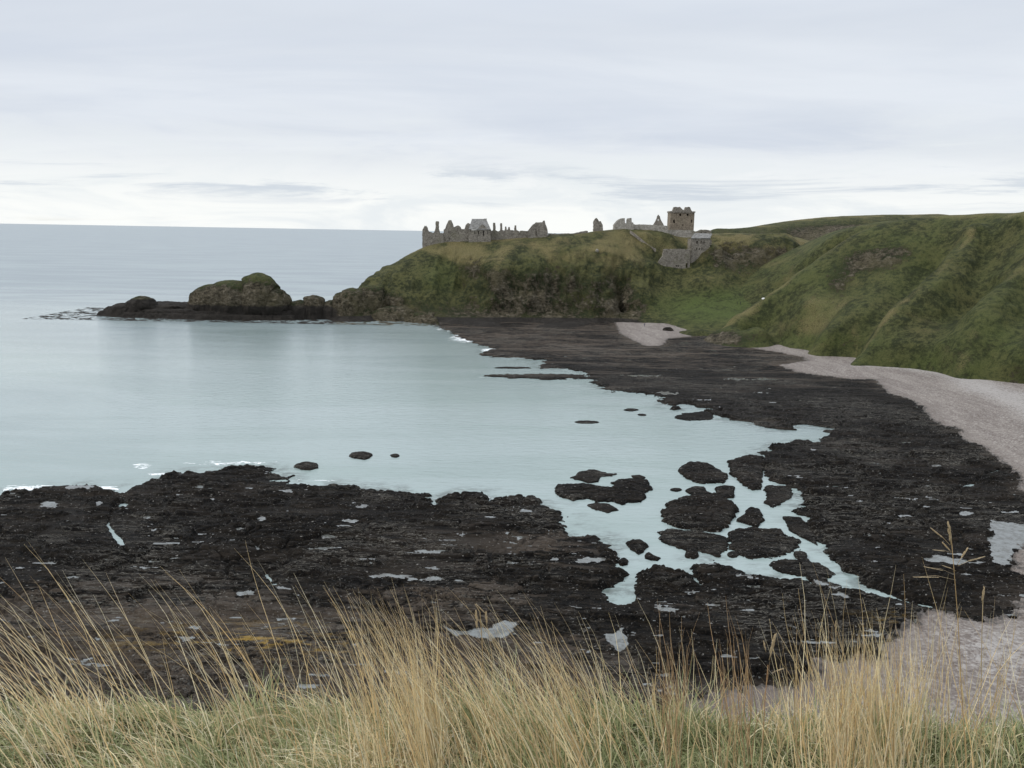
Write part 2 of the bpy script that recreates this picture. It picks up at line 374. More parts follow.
POOL_ELL = [(78,490,12,2),(51,508,8,2.4),(148,520,7,1.6),(160,533,6,1.5),(168,547,15,1),(232,544,7,1.2),(239,533,5,2),(258,555,6,6),(262,522,4,3),(211,502,4,1.6),
 (285,494,9,1.8),(363,510,12,1.6),(348,524,9,1.6),(334,530,16,1.6),(332,540,6,2),(320,552,20,1.2),(371,563,18,1.2),(43,567,11,1.2),(72,582,7,1.5),(244,598,9,2.5),
 (428,555,14,2),(519,541,4,2.4),(554,562,9,3),(593,563.5,19,2.6),(395,580,20,1.8),(425,583,22,2.2),(461,585,7,1.2),(98,507,4,3),(20,500,10,1.5),(20,572,5,1),(70,606,6,2),
 (905,520,7,2),(925,510,5,1.2),(890,526,4,1.5),(858,504,5,0.9),(850,498,4,0.9),(875,539,9,0.9),(965,516,5,2),(1010,515,8,1.2),(840,470,5,0.8),(935,468,4,.8),(1008,600,14,2),(668,395,12,1.4),(700,402,14,1),(745,381,30,1.0),(640,377,24,0.8),(875,476,8,.6),(905,445,6,.6),(815,452,6,.6)]
CRACKS = [[(124,507),(112,513),(108,525),(118,540),(126,553),(140,563),(160,572)],[(160,572),(190,567),(230,564),(262,570),(275,585)],
 [(832,562),(846,580),(862,592),(880,604)],[(870,530),(900,522),(925,508),(960,500)],[(797,486),(850,487),(900,478)],[(1000,470),(950,495),(880,500),(830,505)],
 [(300,600),(330,606),(370,615)],[(0,553),(60,556),(110,570)]]

# ------------------------------------------------------------ sea
def frange(a, b, f):
    v = [a]
    while v[-1] < b: v.append(v[-1]+f(v[-1]))
    return np.array(v)
ys = frange(30, 600, lambda y: min(max(y*y/(H*FOC)*1.6, 0.5), 3.0))
ys = np.concatenate([ys, 1/np.linspace(1/610., 1/80000., 60)])
xr = np.linspace(-1.6, 1.6, 640)
YY, RR = np.meshgrid(ys, xr, indexing='ij'); XX = YY*RR
px, py = to_px(XX, YY, 0*XX)
def blob(cx, cy, rx, ry): return np.exp(-((px-cx)/rx)**2-((py-cy)/ry)**2)
foam = 0*XX
for e in [(30,488,60,5,1.0),(-60,494,60,5,.9),(105,488,26,5,.95),(142,466,16,7,.95),(160,474,30,4,.9),(235,463,90,4,.9),(320,480,60,3,.8),(122,497,6,8,.8),(130,468,30,7,.5),(465,338,26,8,1.0),(490,350,16,4,1.0),
          (440,329,14,3,.8),(490,377,30,1.6,.8),(250,320,60,1.6,.9),(160,318,60,1.2,.7),(60,314,40,6,.6),(340,320,50,1.3,.6),(362,457,20,6,.35),(560,374,50,1.2,.6)]:
    foam = np.maximum(foam, e[4]*blob(*e[:4]))
nz_ = YY < 460
sd_ = np.full(XX.shape, -99.0)
sd_[nz_] = np.maximum(sdist(XX[nz_], YY[nz_], SHELF_NEAR), sdist(XX[nz_], YY[nz_], SHELF_FAR))
sub = sm(sd_, -7.0, 0.5)*sm(fbm(XX/7, YY/5, 2.6, 5, .65), -0.16, 0.22)
foam = np.maximum(foam, 0.74*sm(sd_, -2.6, -0.3)*sm(fbm(XX/16, YY/16, 5.6, 3), -0.05, 0.25)*sm(-XX, -40, 10))
shallow = 1-sm(YY, 250, 700); shallow = np.clip(shallow*(0.75+0.5*fbm(XX/90, YY/90, 3.3)), 0, 1)
sea = mesh_obj('sea', np.stack([XX, YY, 0*XX], -1), grid_faces(*XX.shape), m_sea,
               attrs={'foam': foam.ravel(), 'shallow': shallow.ravel(), 'sub': sub.ravel()})
tag(sea, kind='structure')

# ------------------------------------------------------------ foreshore: rock shelf and beach
def strata(X, Y, seed=0.0):
    t = Y*0.95+X*0.12+4*fbm(X/30, Y/30, 1.5+seed, 3)
    a = fbm(X/13, t/2.2, 7.7+seed, 4, 0.55)
    b = fbm(X/4, t/0.9, 2.2+seed, 3, 0.6)
    h = 0.6+1.0*a+0.35*b
    q = h/0.3; fl = np.floor(q); fr = q-fl
    h = 0.3*(fl+0.35*fr+0.65*sm(fr, 0.6, 0.95))
    h += 0.20*fbm(X/1.1, Y/0.8, 4.1, 4, 0.65)
    return h
rr = np.concatenate([np.linspace(-1.0, -0.645, 30), np.arange(-0.64, 0.64, 0.00115), np.linspace(0.645, 1.0, 30)])
ys = np.concatenate([np.linspace(28, 60, 24)[:-1], frange(60, 455, lambda y: min(max(y*y/(H*FOC)*0.62, 0.17), 0.9))])
YY, RR = np.meshgrid(ys, rr, indexing='ij'); XX = YY*RR
px, py = to_px(XX, YY, 0*XX)
s = sdist(XX, YY, SHELF_NEAR)
s = np.maximum(s, sdist(XX, YY, SHELF_FAR)); s = np.maximum(s, sdist(XX, YY, LEDGE_FAR))
s = s + 3.0*fbm(XX/3.6, YY/3.0, 9.9, 5, 0.62)*np.clip(YY/130, 0.6, 1.7)
bA = sdist(XX, YY, BEACH_A); bB = sdist(XX, YY, BEACH_B2); bC = sdist(XX, YY, BEACH_C); bD = sdist(XX, YY, BEACH_D)
bn = fbm(XX/4, YY/4, 5.5, 5, 0.65)
b = np.maximum(np.maximum(bA, bB), np.maximum(bC, bD))+1.6*bn+1.3*fbm(XX/0.9, YY/1.1, 6.1, 4, .7)
hs = strata(XX, YY)
plat = 0.38+0.30*fbm(XX/22, YY/22, 6.6, 3)+0.010*np.clip(110-YY, 0, 30)
wx = XX+2.5*fbm(XX/6, YY/6, 2.9, 3); wy = YY+1.5*fbm(XX/6, YY/6, 8.9, 3)
f1, f2, cid = worley(wx/7.5, wy/4.0, 3)
f1b, f2b, cidb = worley(wx/2.6+9, wy/1.7, 9)
blk = 0.38*cid-0.55*(1-sm(f2-f1, 0.02, 0.13))+0.16*cidb-0.22*(1-sm(f2b-f1b, 0.02, 0.16))
f1c, f2c, cidc = worley(wx/17+4, wy/9.0+2, 14)
blk = blk+0.30*cidc-0.9*(1-sm(f2c-f1c, 0.01, 0.07))
hrock = np.clip(hs+blk*sm(260-YY, 0, 90), 0.02, 3)*0.75+plat*0.6
edge = sm(s, 0.0, 1.4)
hrock = hrock*(1-0.45*sm(YY, 200, 280))
hgt = np.where(s > 0, 0.08+(hrock)*edge**0.6, np.maximum(s*0.7, -2.0))
# random small pools and cracks
pn = fbm(XX/3.2, YY/1.1+XX*0.05, 12.3, 4, 0.6)
dens = 0.40-0.12*sm(fbm(XX/25, YY/25, 8.1, 2), -0.1, 0.4)
pool = sm(pn, dens, dens+0.03)*(s > 0.6)
for cpts in CRACKS:
    d = ldist(XX, YY, W(cpts)); d = d+0.5*fbm(XX/2, YY/2, 3.1, 3)
    hgt -= 0.55*(1-sm(d, 0.0, 0.55))
for (cx, cy, rx, ry) in POOL_ELL:
    q = np.sqrt(((px-cx)/rx)**2+((py-cy)/ry)**2)+1.5*fbm(XX/1.6, YY/1.6, 1.1, 4, .6)
    pool = np.maximum(pool, 1-sm(q, 0.85, 1.1))
for pp in POOL_POLY:
    q = sdist(XX, YY, W(pp))+1.6*fbm(XX/1.8, YY/1.8, 1.7, 4)
    pool = np.maximum(pool, sm(q, -0.2, 0.25))
for pp in PCHAN:
    pool = np.maximum(pool, 1-sm(ldist(XX, YY, pp)+.6*fbm(XX/2, YY/2, 3.3, 3), 0.5, 1.0))
lev = 0.33+plat*0.5
soft = sm(pool, 0.02, 0.5)
hgt = hgt*(1-soft)+(lev-0.03+0.05*(1-soft))*soft
poolm = (pool > 0.5) & (s > -0.5)
hgt = np.where(poolm, lev, hgt)
isb = b > 0
rise = 0.5+np.clip(np.maximum(bA, bB), 0, 60)*0.05
riseC = 0.6+np.clip(bC, 0, 40)*0.07
hb = np.maximum(np.where(np.maximum(bA, bB) > 0, rise, 0.55), np.where(bC > 0, riseC, 0.55))+0.18*bn+0.04*fbm(XX/.6, YY/.6, 2.7, 3)
hgt = np.where(isb, np.maximum(hb*sm(b, 0, 1.5)+hgt*(1-sm(b, 0, 1.5)), 0.05)*1.0, hgt)
V = np.stack([XX, YY, hgt], -1).reshape(-1, 3); Fc = grid_faces(*XX.shape)
bare = np.clip(0.10+0.6*sm(105-YY, 0, 20)*sm(-XX+30, 0, 30)+0.45*np.exp(-((px-690)/40)**2-((py-600)/30)**2)+0.6*np.exp(-((px-440)/90)**2-((py-600)/22)**2)+.4*np.exp(-((px-560)/60)**2-((py-560)/30)**2)+0.5*np.exp(-((px-30)/60)**2-((py-600)/30)**2)+0.25*sm(-b, 6, 0)+0.5*sm(YY, 230, 320)+0.3*fbm(XX/20, YY/20, 3.9, 3), 0, 1)
ochre = np.clip(1.1*np.exp(-((px-250)/110)**2-((py-648)/16)**2)+0.4*np.exp(-((px-900)/40)**2-((py-625)/8)**2), 0, 1)
pale = np.clip(np.exp(-((bA-28)/9)**2)+0.7*np.exp(-((px-1000)/60)**2-((py-660)/50)**2), 0, 1)
wrack = np.clip(0.8*np.exp(-(b/1.2)**2)+0.35*np.exp(-((bA-14)/2)**2), 0, 1)
hv = hgt.ravel()
keep = hv[Fc].max(1) > -0.7
beachF = isb.ravel()[Fc].sum(1) >= 2
poolF = (poolm.ravel()[Fc].sum(1) >= 4) & ~beachF
pw_ = V.copy(); pw_[:, 2] += 0.004
v, f, a = compact(pw_, Fc[keep & poolF], {'foam': 0*hv, 'shallow': 0.6+0*hv})
tag(mesh_obj('tide_pool_water', v, f, m_pool, attrs=a, smooth=True), kind='structure')
A = {'bare': bare.ravel(), 'ochre': ochre.ravel(), 'pale': pale.ravel(), 'wrack': wrack.ravel(), 'damp': np.clip(1.2*np.exp(-((px-770)/95)**2-((py-690)/40)**2)+0.5*sm(-b, -5, 0), 0, 1).ravel()}
v, f, a = compact(V, Fc[keep & ~beachF], A)
tag(mesh_obj('rock_shelf', v, f, m_shelf, attrs=a), kind='structure')
v, f, a = compact(V, Fc[keep & beachF], A)
tag(mesh_obj('beach', v, f, m_beach, attrs=a), kind='structure')
del V, Fc

# ------------------------------------------------------------ rocks standing alone in the water (each a thing)
def Z1(pts): return [(640+u/2.667, 400+v/2.667) for u, v in pts]
def Z2(pts): return [(540+u/5.12, 460+v/5.12) for u, v in pts]
def ell(cx, cy, rx, ry, n=14, seed=0):
    r = random.Random(seed); return [(cx+rx*math.cos(a)*r.uniform(.85, 1.1), cy+ry*math.sin(a)*r.uniform(.85, 1.1)) for a in [2*math.pi*k/n for k in range(n)]]
SK = [
 (Z1([(380,312),(430,315),(450,340),(465,365),(475,390),(440,372),(400,350)]), 'narrow black rock in the channel, nearest the pointed notch of the right shelf', .5),
 (Z1([(350,430),(420,428),(480,440),(520,465),(480,480),(400,465),(350,452)]), 'long low black rock lying beside the narrow channel right of the round pebble-like rock', .5),
 (Z1([(240,352),(300,344),(370,348),(392,366),(430,378),(425,400),(360,420),(300,426),(270,412),(240,398),(232,370)]), 'broad flat black rock touching the right end of the long low slab in the bay', .7),
 (Z1([(45,352),(75,346),(150,352),(228,366),(238,396),(210,418),(165,408),(120,402),(60,382)]), 'long low black slab just below the largest rounded rock in the bay', .6),
 (Z1([(60,300),(72,280),(120,262),(200,256),(248,275),(262,298),(240,330),(215,352),(140,350),(90,338),(60,322)]), 'largest rounded seaweed-covered rock among those standing in the bay', 1.3),
 (Z1([(258,318),(275,312),(290,290),(318,294),(332,322),(312,340),(262,326)]), 'small humped black rock right of the largest rounded rock', .8),
 (Z1([(322,238),(350,230),(405,230),(408,255),(380,275),(355,288),(326,275),(345,262)]), 'two-lobed flat black rock at the left edge of the right shelf', .5),
 (Z1([(232,166),(262,158),(290,150),(328,155),(326,200),(324,236),(300,240),(268,222),(240,195)]), 'black wedge-shaped rock close against the shelf, right of the long oval rock', .9),
 (Z1([(98,186),(130,168),(180,172),(212,188),(235,204),(230,222),(160,224),(118,210)]), 'long oval black rock, farthest of the big rocks in the right of the bay', .9),
 (Z1([(118,242),(140,230),(172,234),(178,246),(196,252),(160,260),(130,252)]), 'small black rock just behind the largest rounded rock, left of its square neighbour', .5),
 (Z1([(198,236),(225,230),(252,234),(250,262),(225,264),(205,252)]), 'small squarish black rock between the long oval rock and the largest rounded one', .6),
 (ell(692, 554.5, 8, 5, seed=1), 'small round black rock like a pebble below the long low slab', .6),
 (ell(733, 555, 5.5, 3.2, seed=2), 'tiny round black rock just right of the pebble-like one', .4),
 (Z2([(65,152),(95,132),(160,128),(250,130),(320,145),(365,150),(372,120),(400,104),(460,100),(545,104),(570,145),(545,185),(520,212),(420,228),(370,215),(290,218),(250,200),(170,212),(110,190)]), 'long black rock with a rounded hump at its right end, middle of the bay', .9),
 (Z2([(160,92),(195,80),(190,62),(240,52),(280,50),(330,66),(390,72),(380,86),(312,88),(300,116),(240,120),(205,108)]), 'ragged flat black rock just behind the long humped rock', .4),
 (Z2([(235,232),(290,222),(360,226),(405,258),(350,270),(280,258)]), 'slim lens-shaped black rock just in front of the long humped rock', .35),
 (Z2([(470,82),(510,78),(540,90),(530,102),(480,96)]), 'tiny black rock peeping out behind the rounded hump of the long rock', .3),
 (Z2([(440,428),(470,414),(520,420),(555,445),(530,475),(505,487),(470,465)]), 'small pointed oval black rock alone off the tip of the left shelf', .6),
 (Z2([(535,480),(560,474),(590,492),(622,505),(600,518),(560,514),(535,505)]), 'small jagged black rock beside the pointed oval one off the left shelf', .4),
 (Z2([(400,520),(430,505),(452,520),(445,538),(410,542)]), 'small lumpy rock close against the tip of the left shelf', .5),
 (ell(361.5, 455.5, 11.5, 4, seed=3), 'small black rock alone in open water beyond the left shelf', .5),
 (ell(395, 456, 5, 1.8, seed=4), 'tiny black rock barely showing, right of the lone rock in open water', .25),
 (ell(307, 466.5, 13, 4, seed=14), 'black rock at the far tip of the broken ledge of the left shelf', .5),
 (ell(586, 422.3, 12, 1.5, seed=5), 'thin dark reef lying by itself in rippled open water of the bay', .25),
 (Z1([(95,45),(120,36),(190,30),(196,52),(130,56),(90,50)]), 'flat dark rock just off the far edge of the right shelf', .4),
 (ell(631, 410, 7, 1.4, seed=6), 'small dark reef near the ripples, left end of a pair', .25),
 (ell(642, 415, 4.5, 1.2, seed=7), 'very small dark reef near the ripples, nearest of a pair', .2),
 (ell(1008, 537, 14, 4, seed=8), 'flat black rock standing in the pool at the right edge', .4),
 (ell(1015, 547, 5, 2.2, seed=9), 'tiny black rock standing in the pool at the right edge', .3),
 (ell(488, 512, 7, 2.5, seed=10), 'small black rock in the notch of the left shelf waterline', .4),
 (ell(540, 508, 9, 2.4, seed=11), 'low black rock touching the seaward edge of the left shelf', .4),
 (ell(676, 490, 6, 1.6, seed=12), 'tiny dark rock left of the small rocks behind the largest rounded one', .3),
 (ell(512, 368, 20, .8, seed=13), 'thin dark reef line just beyond the far ledge', .3),
]
def rock_thing(poly_px, label, h, seed):
    pw = W(poly_px); xs = [p[0] for p in pw]; yq = [p[1] for p in pw]
    Yc = sum(yq)/len(yq); st = max(0.10, min(0.35, Yc/FOC*0.9))
    gx = np.arange(min(xs)-1, max(xs)+1, st); gy = np.arange(min(yq)-1.5, max(yq)+1.5, st*1.3)
    Y2, X2 = np.meshgrid(gy, gx, indexing='ij')
    s = sdist(X2, Y2, pw)+1.15*fbm(X2/1.5+seed, Y2/1.5, seed*1.3, 5, 0.65)*min(1.2, (max(xs)-min(xs))/9)
    size = min(max(xs)-min(xs), max(yq)-min(yq))
    ed = np.clip(s, 0, None)/(0.22*size+0.3)
    dome = np.sqrt(np.clip(1-(1-np.clip(ed, 0, 1))**2.2, 0, 1))
    hz = np.where(s > 0, 0.05+h*dome*(0.8+0.35*fbm(X2/2.2, Y2/2.2, seed+3.3, 4, .6))+0.5*(strata(X2, Y2, seed)-0.6)*np.clip(ed*1.5, 0, 1)*min(1, h)-0.25*h*(1-sm(worley(X2/2.2+seed, Y2/1.6, 5)[1]-worley(X2/2.2+seed, Y2/1.6, 5)[0], .02, .18))*np.clip(ed, 0, 1), s*1.2)
    hz = np.maximum(hz, -0.8)
    V = np.stack([X2, Y2, hz], -1).reshape(-1, 3); f = grid_faces(*X2.shape)
    f = f[hz.ravel()[f].max(1) > -0.6]
    c = np.array([np.mean(xs), Yc, 0]); V = V-c
    v, f, a = compact(V, f, {'bare': 0.1+0*hz.ravel(), 'ochre': 0*hz.ravel()})
    o = mesh_obj('shore_rock', v, f, m_shelf, attrs=a); o.location = c
    tag(o, label, 'rock', 'rocks standing in the water of the bay')
for k, (p, l, h) in enumerate(SK): rock_thing(p, l, h, 3.1*k+1)

# ------------------------------------------------------------ landforms
def landform(name, X, Y, Z, attrs_fn, disp=1.0, cut=-2.5, kind='structure', rockfn=None, gully=1.0, calm=None, wetz=0.8):
    P3 = np.stack([X, Y, Z], -1); n = grid_normals(P3)
    slope = 1-n[..., 2]                       # 0 flat
    rk, lush, tan = attrs_fn(X, Y, Z, slope)
    rough = 0.35+1.0*np.clip(rk, 0, 1)
    d3 = 1.7*fbm(X/9, Y/9, Z/9+4.4, 4, 0.55, True)*sm(slope, 0.05, 0.4)+1.5*fbm(X/4, Y/4, Z/5, 4, 0.6)*(0.25+sm(slope, 0.1, 0.5))
    d3 += 0.35*fbm(X/1.3, Y/1.3, Z/1.3, 3, 0.6)
    gl = (2.6*fbm(X/16+0.3*fbm(X/12, Z/12, 1.0), Z/55, Y/60, 3, 0.5, True)+1.0*fbm(X/5, Z/16, Y/20, 3, 0.5, True))*sm(slope, 0.12, 0.4)
    d3 = (d3*rough*disp+gl*gully*sm(Z, 1, 6))*(0.35*sm(Z, -1.0, 1.5)+0.65*sm(Z, 0.5, 7))
    if calm is not None: d3 = d3*(1-0.85*calm(X, Y, Z))
    P3 = P3+n*d3[..., None]
    wet = 1-sm(P3[..., 2], wetz, wetz*2.6+2)
    V = P3.reshape(-1, 3); f = grid_faces(*X.shape)
    f = f[V[f, 2].max(1) > cut]
    v, f, a = compact(V, f, {'rock': np.clip(rk, 0, 1).ravel(), 'lush': np.clip(lush, 0, 1).ravel(), 'tan': np.clip(tan, 0, 1).ravel(), 'wet': wet.ravel()*(1 if rockfn is None else rockfn(X, Y).ravel())})
    o = mesh_obj(name, v, f, m_land, attrs=a); return o

def gridXY(x0, x1, y0, y1, s, sy=None):
    Y, X = np.meshgrid(np.arange(y0, y1, sy or s), np.arange(x0, x1, s), indexing='ij'); return X, Y
def pb(X, Y, Z, e):
    a, b = to_px(X, Y, Z); return np.exp(-((a-e[0])/e[2])**2-((b-e[1])/e[3])**2)

# castle headland, valley and green knoll
C = []
C += [F(x, y, 1.0) for x, y in [(345,314),(380,317),(420,320),(460,323),(500,324),(540,325),(580,324),(608,321),(622,318)]]
C += [PD(*p) for p in [
 (345,300,436),(345,293,446),(370,300,434),(370,284,448),(370,281,455),
 (395,300,436),(395,280,448),(395,263,462),(422,300,436),(422,278,446),(422,260,458),(422,249,468),
 (440,300,438),(445,280,450),(445,262,460),(445,245,470),(470,302,440),(462,283,452),(470,262,458),(470,243,472),
 (500,304,436),(500,280,442),(500,262,450),(500,243,470),(530,305,437),(530,280,444),(530,258,454),(530,240,470),
 (560,306,440),(560,280,448),(560,255,458),(560,237,472),(600,305,441),(600,280,450),(600,252,462),(600,232.5,478),
 (625,230,482),(628,250,468),(620,280,455),(612,303,444),(637,235,480),(640,262,463),(632,290,450),(645,250,474),
 (640,231,484),(652,231,485),(665,232.5,486),(668,234.5,498),(690,236.5,494),(672,249,478),(686,252,480),(711,243,474),(709,253,470),(703,263,468),(656,262,470),(655,264,466),(662,270,466),(675,272,466),(690,273,465),(700,268,465), (706,241,482),(715,236,486),(735,235,486),(770,235,486),(792,236,486),(720,252,476),(745,255,474),(770,255,474),(795,254,478),
 (705,276,456),(740,284,454),(775,284,456),(800,275,466),(803,252,484),(808,246,495),
 (650,285,455),(680,295,450),(660,308,440),(720,300,440),(750,300,436),(780,295,440),(700,314,422),(740,315,415),(720,325,400),(830,280,460),(860,260,480)]]
C += [(x, 374, -3.5) for x in (50, 65, 80, 95, 110)]+[F(705,331,1.0)]+[F(640,318,3), F(663,319,3.2), F(680,321,3.2), F(700,330,3)]
for x, z in [(-52,33),(-30,38),(0,41),(30,42),(55,45),(75,46),(95,45),(120,44),(150,44)]: C.append((x, 500, z))
for x, z in [(-52,24),(-20,36),(30,40),(80,44),(130,44),(170,44)]: C.append((x, 540, z))
for x in range(-100, 220, 40): C.append((x, 585, 0))
C += [(-100, 440, -6), (-100, 470, -8), (-85, 500, -8), (-100, 540, -8), (-86, 455, -3), (-50, 412, -4), (0, 412, -3), (50, 412, -3), (-110, 412, -8), (200, 480, 30), (200, 520, 36), (190, 440, 18), (170, 400, 4)]
X, Y = gridXY(-105, 205, 368, 592, 0.5)
Z = rbf(C, X, Y, 4.0, 0.3)
def atr(X, Y, Z, sl):
    n = fbm(X/14, Y/14, Z/14, 4, 0.6)
    rk = sm(sl, 0.30, 0.62)*0.45+0.45*n-0.07+(0.40*(1-sm(Z, 4, 13))+0.16*(1-sm(Z, 8, 30)))*(1-sm(X, 62, 80))
    for e in [(560,296,50,22,.28),(500,285,22,28,.28),(465,290,16,25,.2),(390,300,30,14,.35),(640,300,12,20,.25),(752,260,52,17,.75),(665,280,8,14,.1),(480,270,14,22,.15),(612,308,8,10,.5)]:
        rk = rk+e[4]*pb(X, Y, Z, e)
    for e in [(700,300,40,20),(690,285,40,10),(640,255,30,14),(570,250,60,8)]: rk = rk-0.35*pb(X, Y, Z, e)
    lush = 1.3*pb(X, Y, Z, (708,310,48,14))+0.45*pb(X, Y, Z, (725,298,40,10))+0.35*pb(X, Y, Z, (440,280,20,20))+.3*n
    tan = sm(Z, 22, 40)*0.55+0.5*n+0.5*pb(X, Y, Z, (450,258,40,12))+0.4*pb(X, Y, Z, (615,250,30,20))+.4*pb(X, Y, Z, (650,240,20,8))
    return rk, lush, tan
tag(landform('castle_headland_hill', X, Y, Z, atr, 1.0, gully=1.5, calm=lambda X, Y, Z: np.clip(1.5*pb(X, Y, Z, (680,255,28,20)), 0, 1), rockfn=lambda X, Y: 1-sm(X, 55, 75)), kind='structure')
def hl_z(x, y): return float(rbf(C, np.array([[x]]), np.array([[y]]), 4.0, 0.3)[0, 0])

# near right hillside
C2 = [F(690,335,0.5), F(720,338,0.6), F(755,341,1.0)]
C2 += [F(x, y, 1.0) for x, y in [(780,345),(810,351),(835,357),(860,363),(900,371),(950,378),(1000,386),(1024,389),(1100,405),(1250,440),(1450,490)]]
C2 += [PD(*p) for p in [(715,331,366),(740,314,368),(760,303,370),(775,291,372),(800,272,374),(825,254,376),(850,237,378),(870,228,378),(885,223,376),(900,220,374),(940,217,364),(980,215,350),
 (1024,213,328),(1100,211,302),(1250,209,258),(1450,207,215),
 (760,325,352),(800,310,348),(840,290,350),(870,262,356),(830,330,322),(860,310,322),(900,260,348),(900,300,318),(900,335,290),(940,250,344),(945,330,282),(980,250,330),
 (1000,280,302),(990,340,270),(1024,260,305),(1024,310,278),(1024,350,256)]]
for p in [(740,314,368),(775,291,372),(800,272,374),(825,254,376)]:
    q = PD(*p); C2.append((q[0]+14, q[1]+30, q[2]-16))
for p in [(850,237,378),(870,228,378),(900,220,374),(940,217,364),(980,215,350),(1024,213,328),(1100,211,302),(1250,209,258)]:
    q = PD(*p); C2.append((q[0]+8, q[1]+40, q[2]-1)); C2.append((q[0]+15, q[1]+90, q[2]-2))
C2 += [F(x, y, -4) for x, y in [(690,350),(760,362),(860,395),(950,430),(1024,450),(1200,520)]]+[(70, 380, -3), (60, 400, -4), (80, 430, -3)]
X, Y = gridXY(66, 330, 150, 470, 0.5, 0.5)
Z = rbf(C2, X, Y, 4.0, 0.4)
rib = [PD(972,247,337), PD(960,258,330), PD(931,281,314), PD(886,303,305), PD(865,320,298), PD(850,345,290)]
rib2 = [PD(1030,276,300), PD(1005,292,292), PD(985,312,280), PD(965,340,268)]
rib3 = [PD(925,228,365), PD(900,245,356), PD(870,262,352), PD(845,290,346)]
for r_, hh_, ww_ in ((rib, 3.6, 6), (rib2, 3.0, 6)):
    d = ldist(X, Y, r_); fade = sm(55-Z, 0, 9); Z = Z+1.6*hh_*fade*np.exp(-((d+2*fbm(X/9, Y/9, 2.2, 3))/ww_)**2)
    off = [(p[0]-13, p[1]+3) for p in r_]; Z = Z-5.5*fade*np.exp(-(ldist(X, Y, off)/8)**2)
    off = [(p[0]+13, p[1]-6) for p in r_]; Z = Z-4.0*fade*np.exp(-(ldist(X, Y, off)/8)**2)
mk = (Y > -2.2*X+400) | True
def atr2(X, Y, Z, sl):
    n = fbm(X/14, Y/14, Z/14, 4, 0.6)
    rk = sm(sl, 0.4, 0.7)*0.4+0.25*n+0.02
    for e in [(862,262,22,14,.6),(840,285,16,18,.45),(900,252,20,8,.4),(885,262,26,12,.3),(715,339,50,9,.75),(858,345,14,14,.3)]: rk = rk+e[4]*pb(X, Y, Z, e)
    for r_ in (rib, rib2): rk = rk-0.2*np.exp(-(ldist(X, Y, r_)/5)**2)
    lush = 0.5*n+0.26+0.4*pb(X, Y, Z, (800,340,60,8))+.3*pb(X, Y, Z, (930,370,60,14))
    tan = 0.25*n+0.55*np.exp(-(ldist(X, Y, rib)/1.8)**2)+0.35*np.exp(-(ldist(X, Y, rib2)/2.0)**2)+0.7*np.exp(-(ldist(X, Y, [PD(*p_) for p_ in [(725,323,367),(740,314,368),(775,291,372),(800,272,374),(825,254,376),(850,237,378),(870,228,378)]])/2.6)**2)+0.35*pb(X, Y, Z, (790,280,26,18))+0.5*pb(X, Y, Z, (750,308,26,8))+.5*pb(X, Y, Z, (815,318,14,20))+0.9*sm(Z, 50, 56)
    return rk, lush, tan
tag(landform('hillside', X, Y, Z, atr2, 0.45, gully=0.45, rockfn=lambda X, Y: 0.35+0*X), kind='structure')

# far ridge
C3 = [PD(*p) for p in [(690,238,560),(700,236,570),(712,229.5,590),(740,228,600),(760,226.5,605),(800,224.5,610),(830,222.5,612),(860,219,620),(900,215.5,640),(940,214,660),(1024,212.5,690),(1150,211,700),
 (700,250,540),(760,240,575),(800,243,585),(830,245,580),(860,240,590),(800,262,560),(840,268,560),(900,250,580),(780,228.2,597)]]
C3 += [(x, 760, 40) for x in (120, 250, 400, 600)]+[(112, y, 20) for y in (600, 640, 700)]+[(120, y, 30) for y in (620, 660, 700)]+[(x, 540, 15) for x in (120, 200, 300, 420)]+[(x, 900, 20) for x in (100, 250, 500)]
X, Y = gridXY(118, 520, 535, 800, 0.9, 0.9)
Z = rbf(C3, X, Y, 4.0, 0.4)
def atr3(X, Y, Z, sl):
    n = fbm(X/20, Y/20, Z/14, 4, 0.6)
    return sm(sl, 0.35, 0.7)*0.3+0.2*n+.6*pb(X, Y, Z, (822,243,34,14))+.5*pb(X, Y, Z, (880,228,60,10))+.3*sm(56-Z, 0, 6), 0.1+0.2*n, 0.3*n+0.6*sm(sl, 0.06, 0.01)
tag(landform('far_ridge_hill', X, Y, Z, atr3, 0.8), kind='structure')

# ------------------------------------------------------------ rocky islet and spit
X, Y = gridXY(-235, -25, 405, 470, 0.32, 0.32)
px_, py_ = to_px(X, Y, 0*X)
spit = W([(96,315.5),(110,317),(150,318.4),(200,320),(250,320.5),(295,320.5),(300,319),(345,318.5),(400,321.5),(440,325),(440,309),(345,309),(300,308),(200,309),(130,308)])
s = sdist(X, Y, spit)+1.2*fbm(X/5, Y/5, 3.3, 4, .6)
zt = np.where(s > 0, 0.15+2.3*sm(s, 0, 2.2)+1.6*sm(s, 2.6, 4.5)+0.9*fbm(X/6, Y/3, 5.1, 4, .6)*sm(s, 1, 4), s*1.2)
def dome(cx, cyt, Yc, rxp, ry, p=2.5, q=2.2, skew=0):
    c = PD(cx, cyt, Yc); rx = rxp*Yc/FOC
    u = np.abs((X-c[0])/rx)**p+np.abs((Y-Yc-skew*(X-c[0]))/ry)**p
    nn = 1+0.10*fbm(X/6, Y/6, cx*0.1, 4, .6)
    return c[2]*np.clip(1-u*nn, 0, 1)**(1/q)
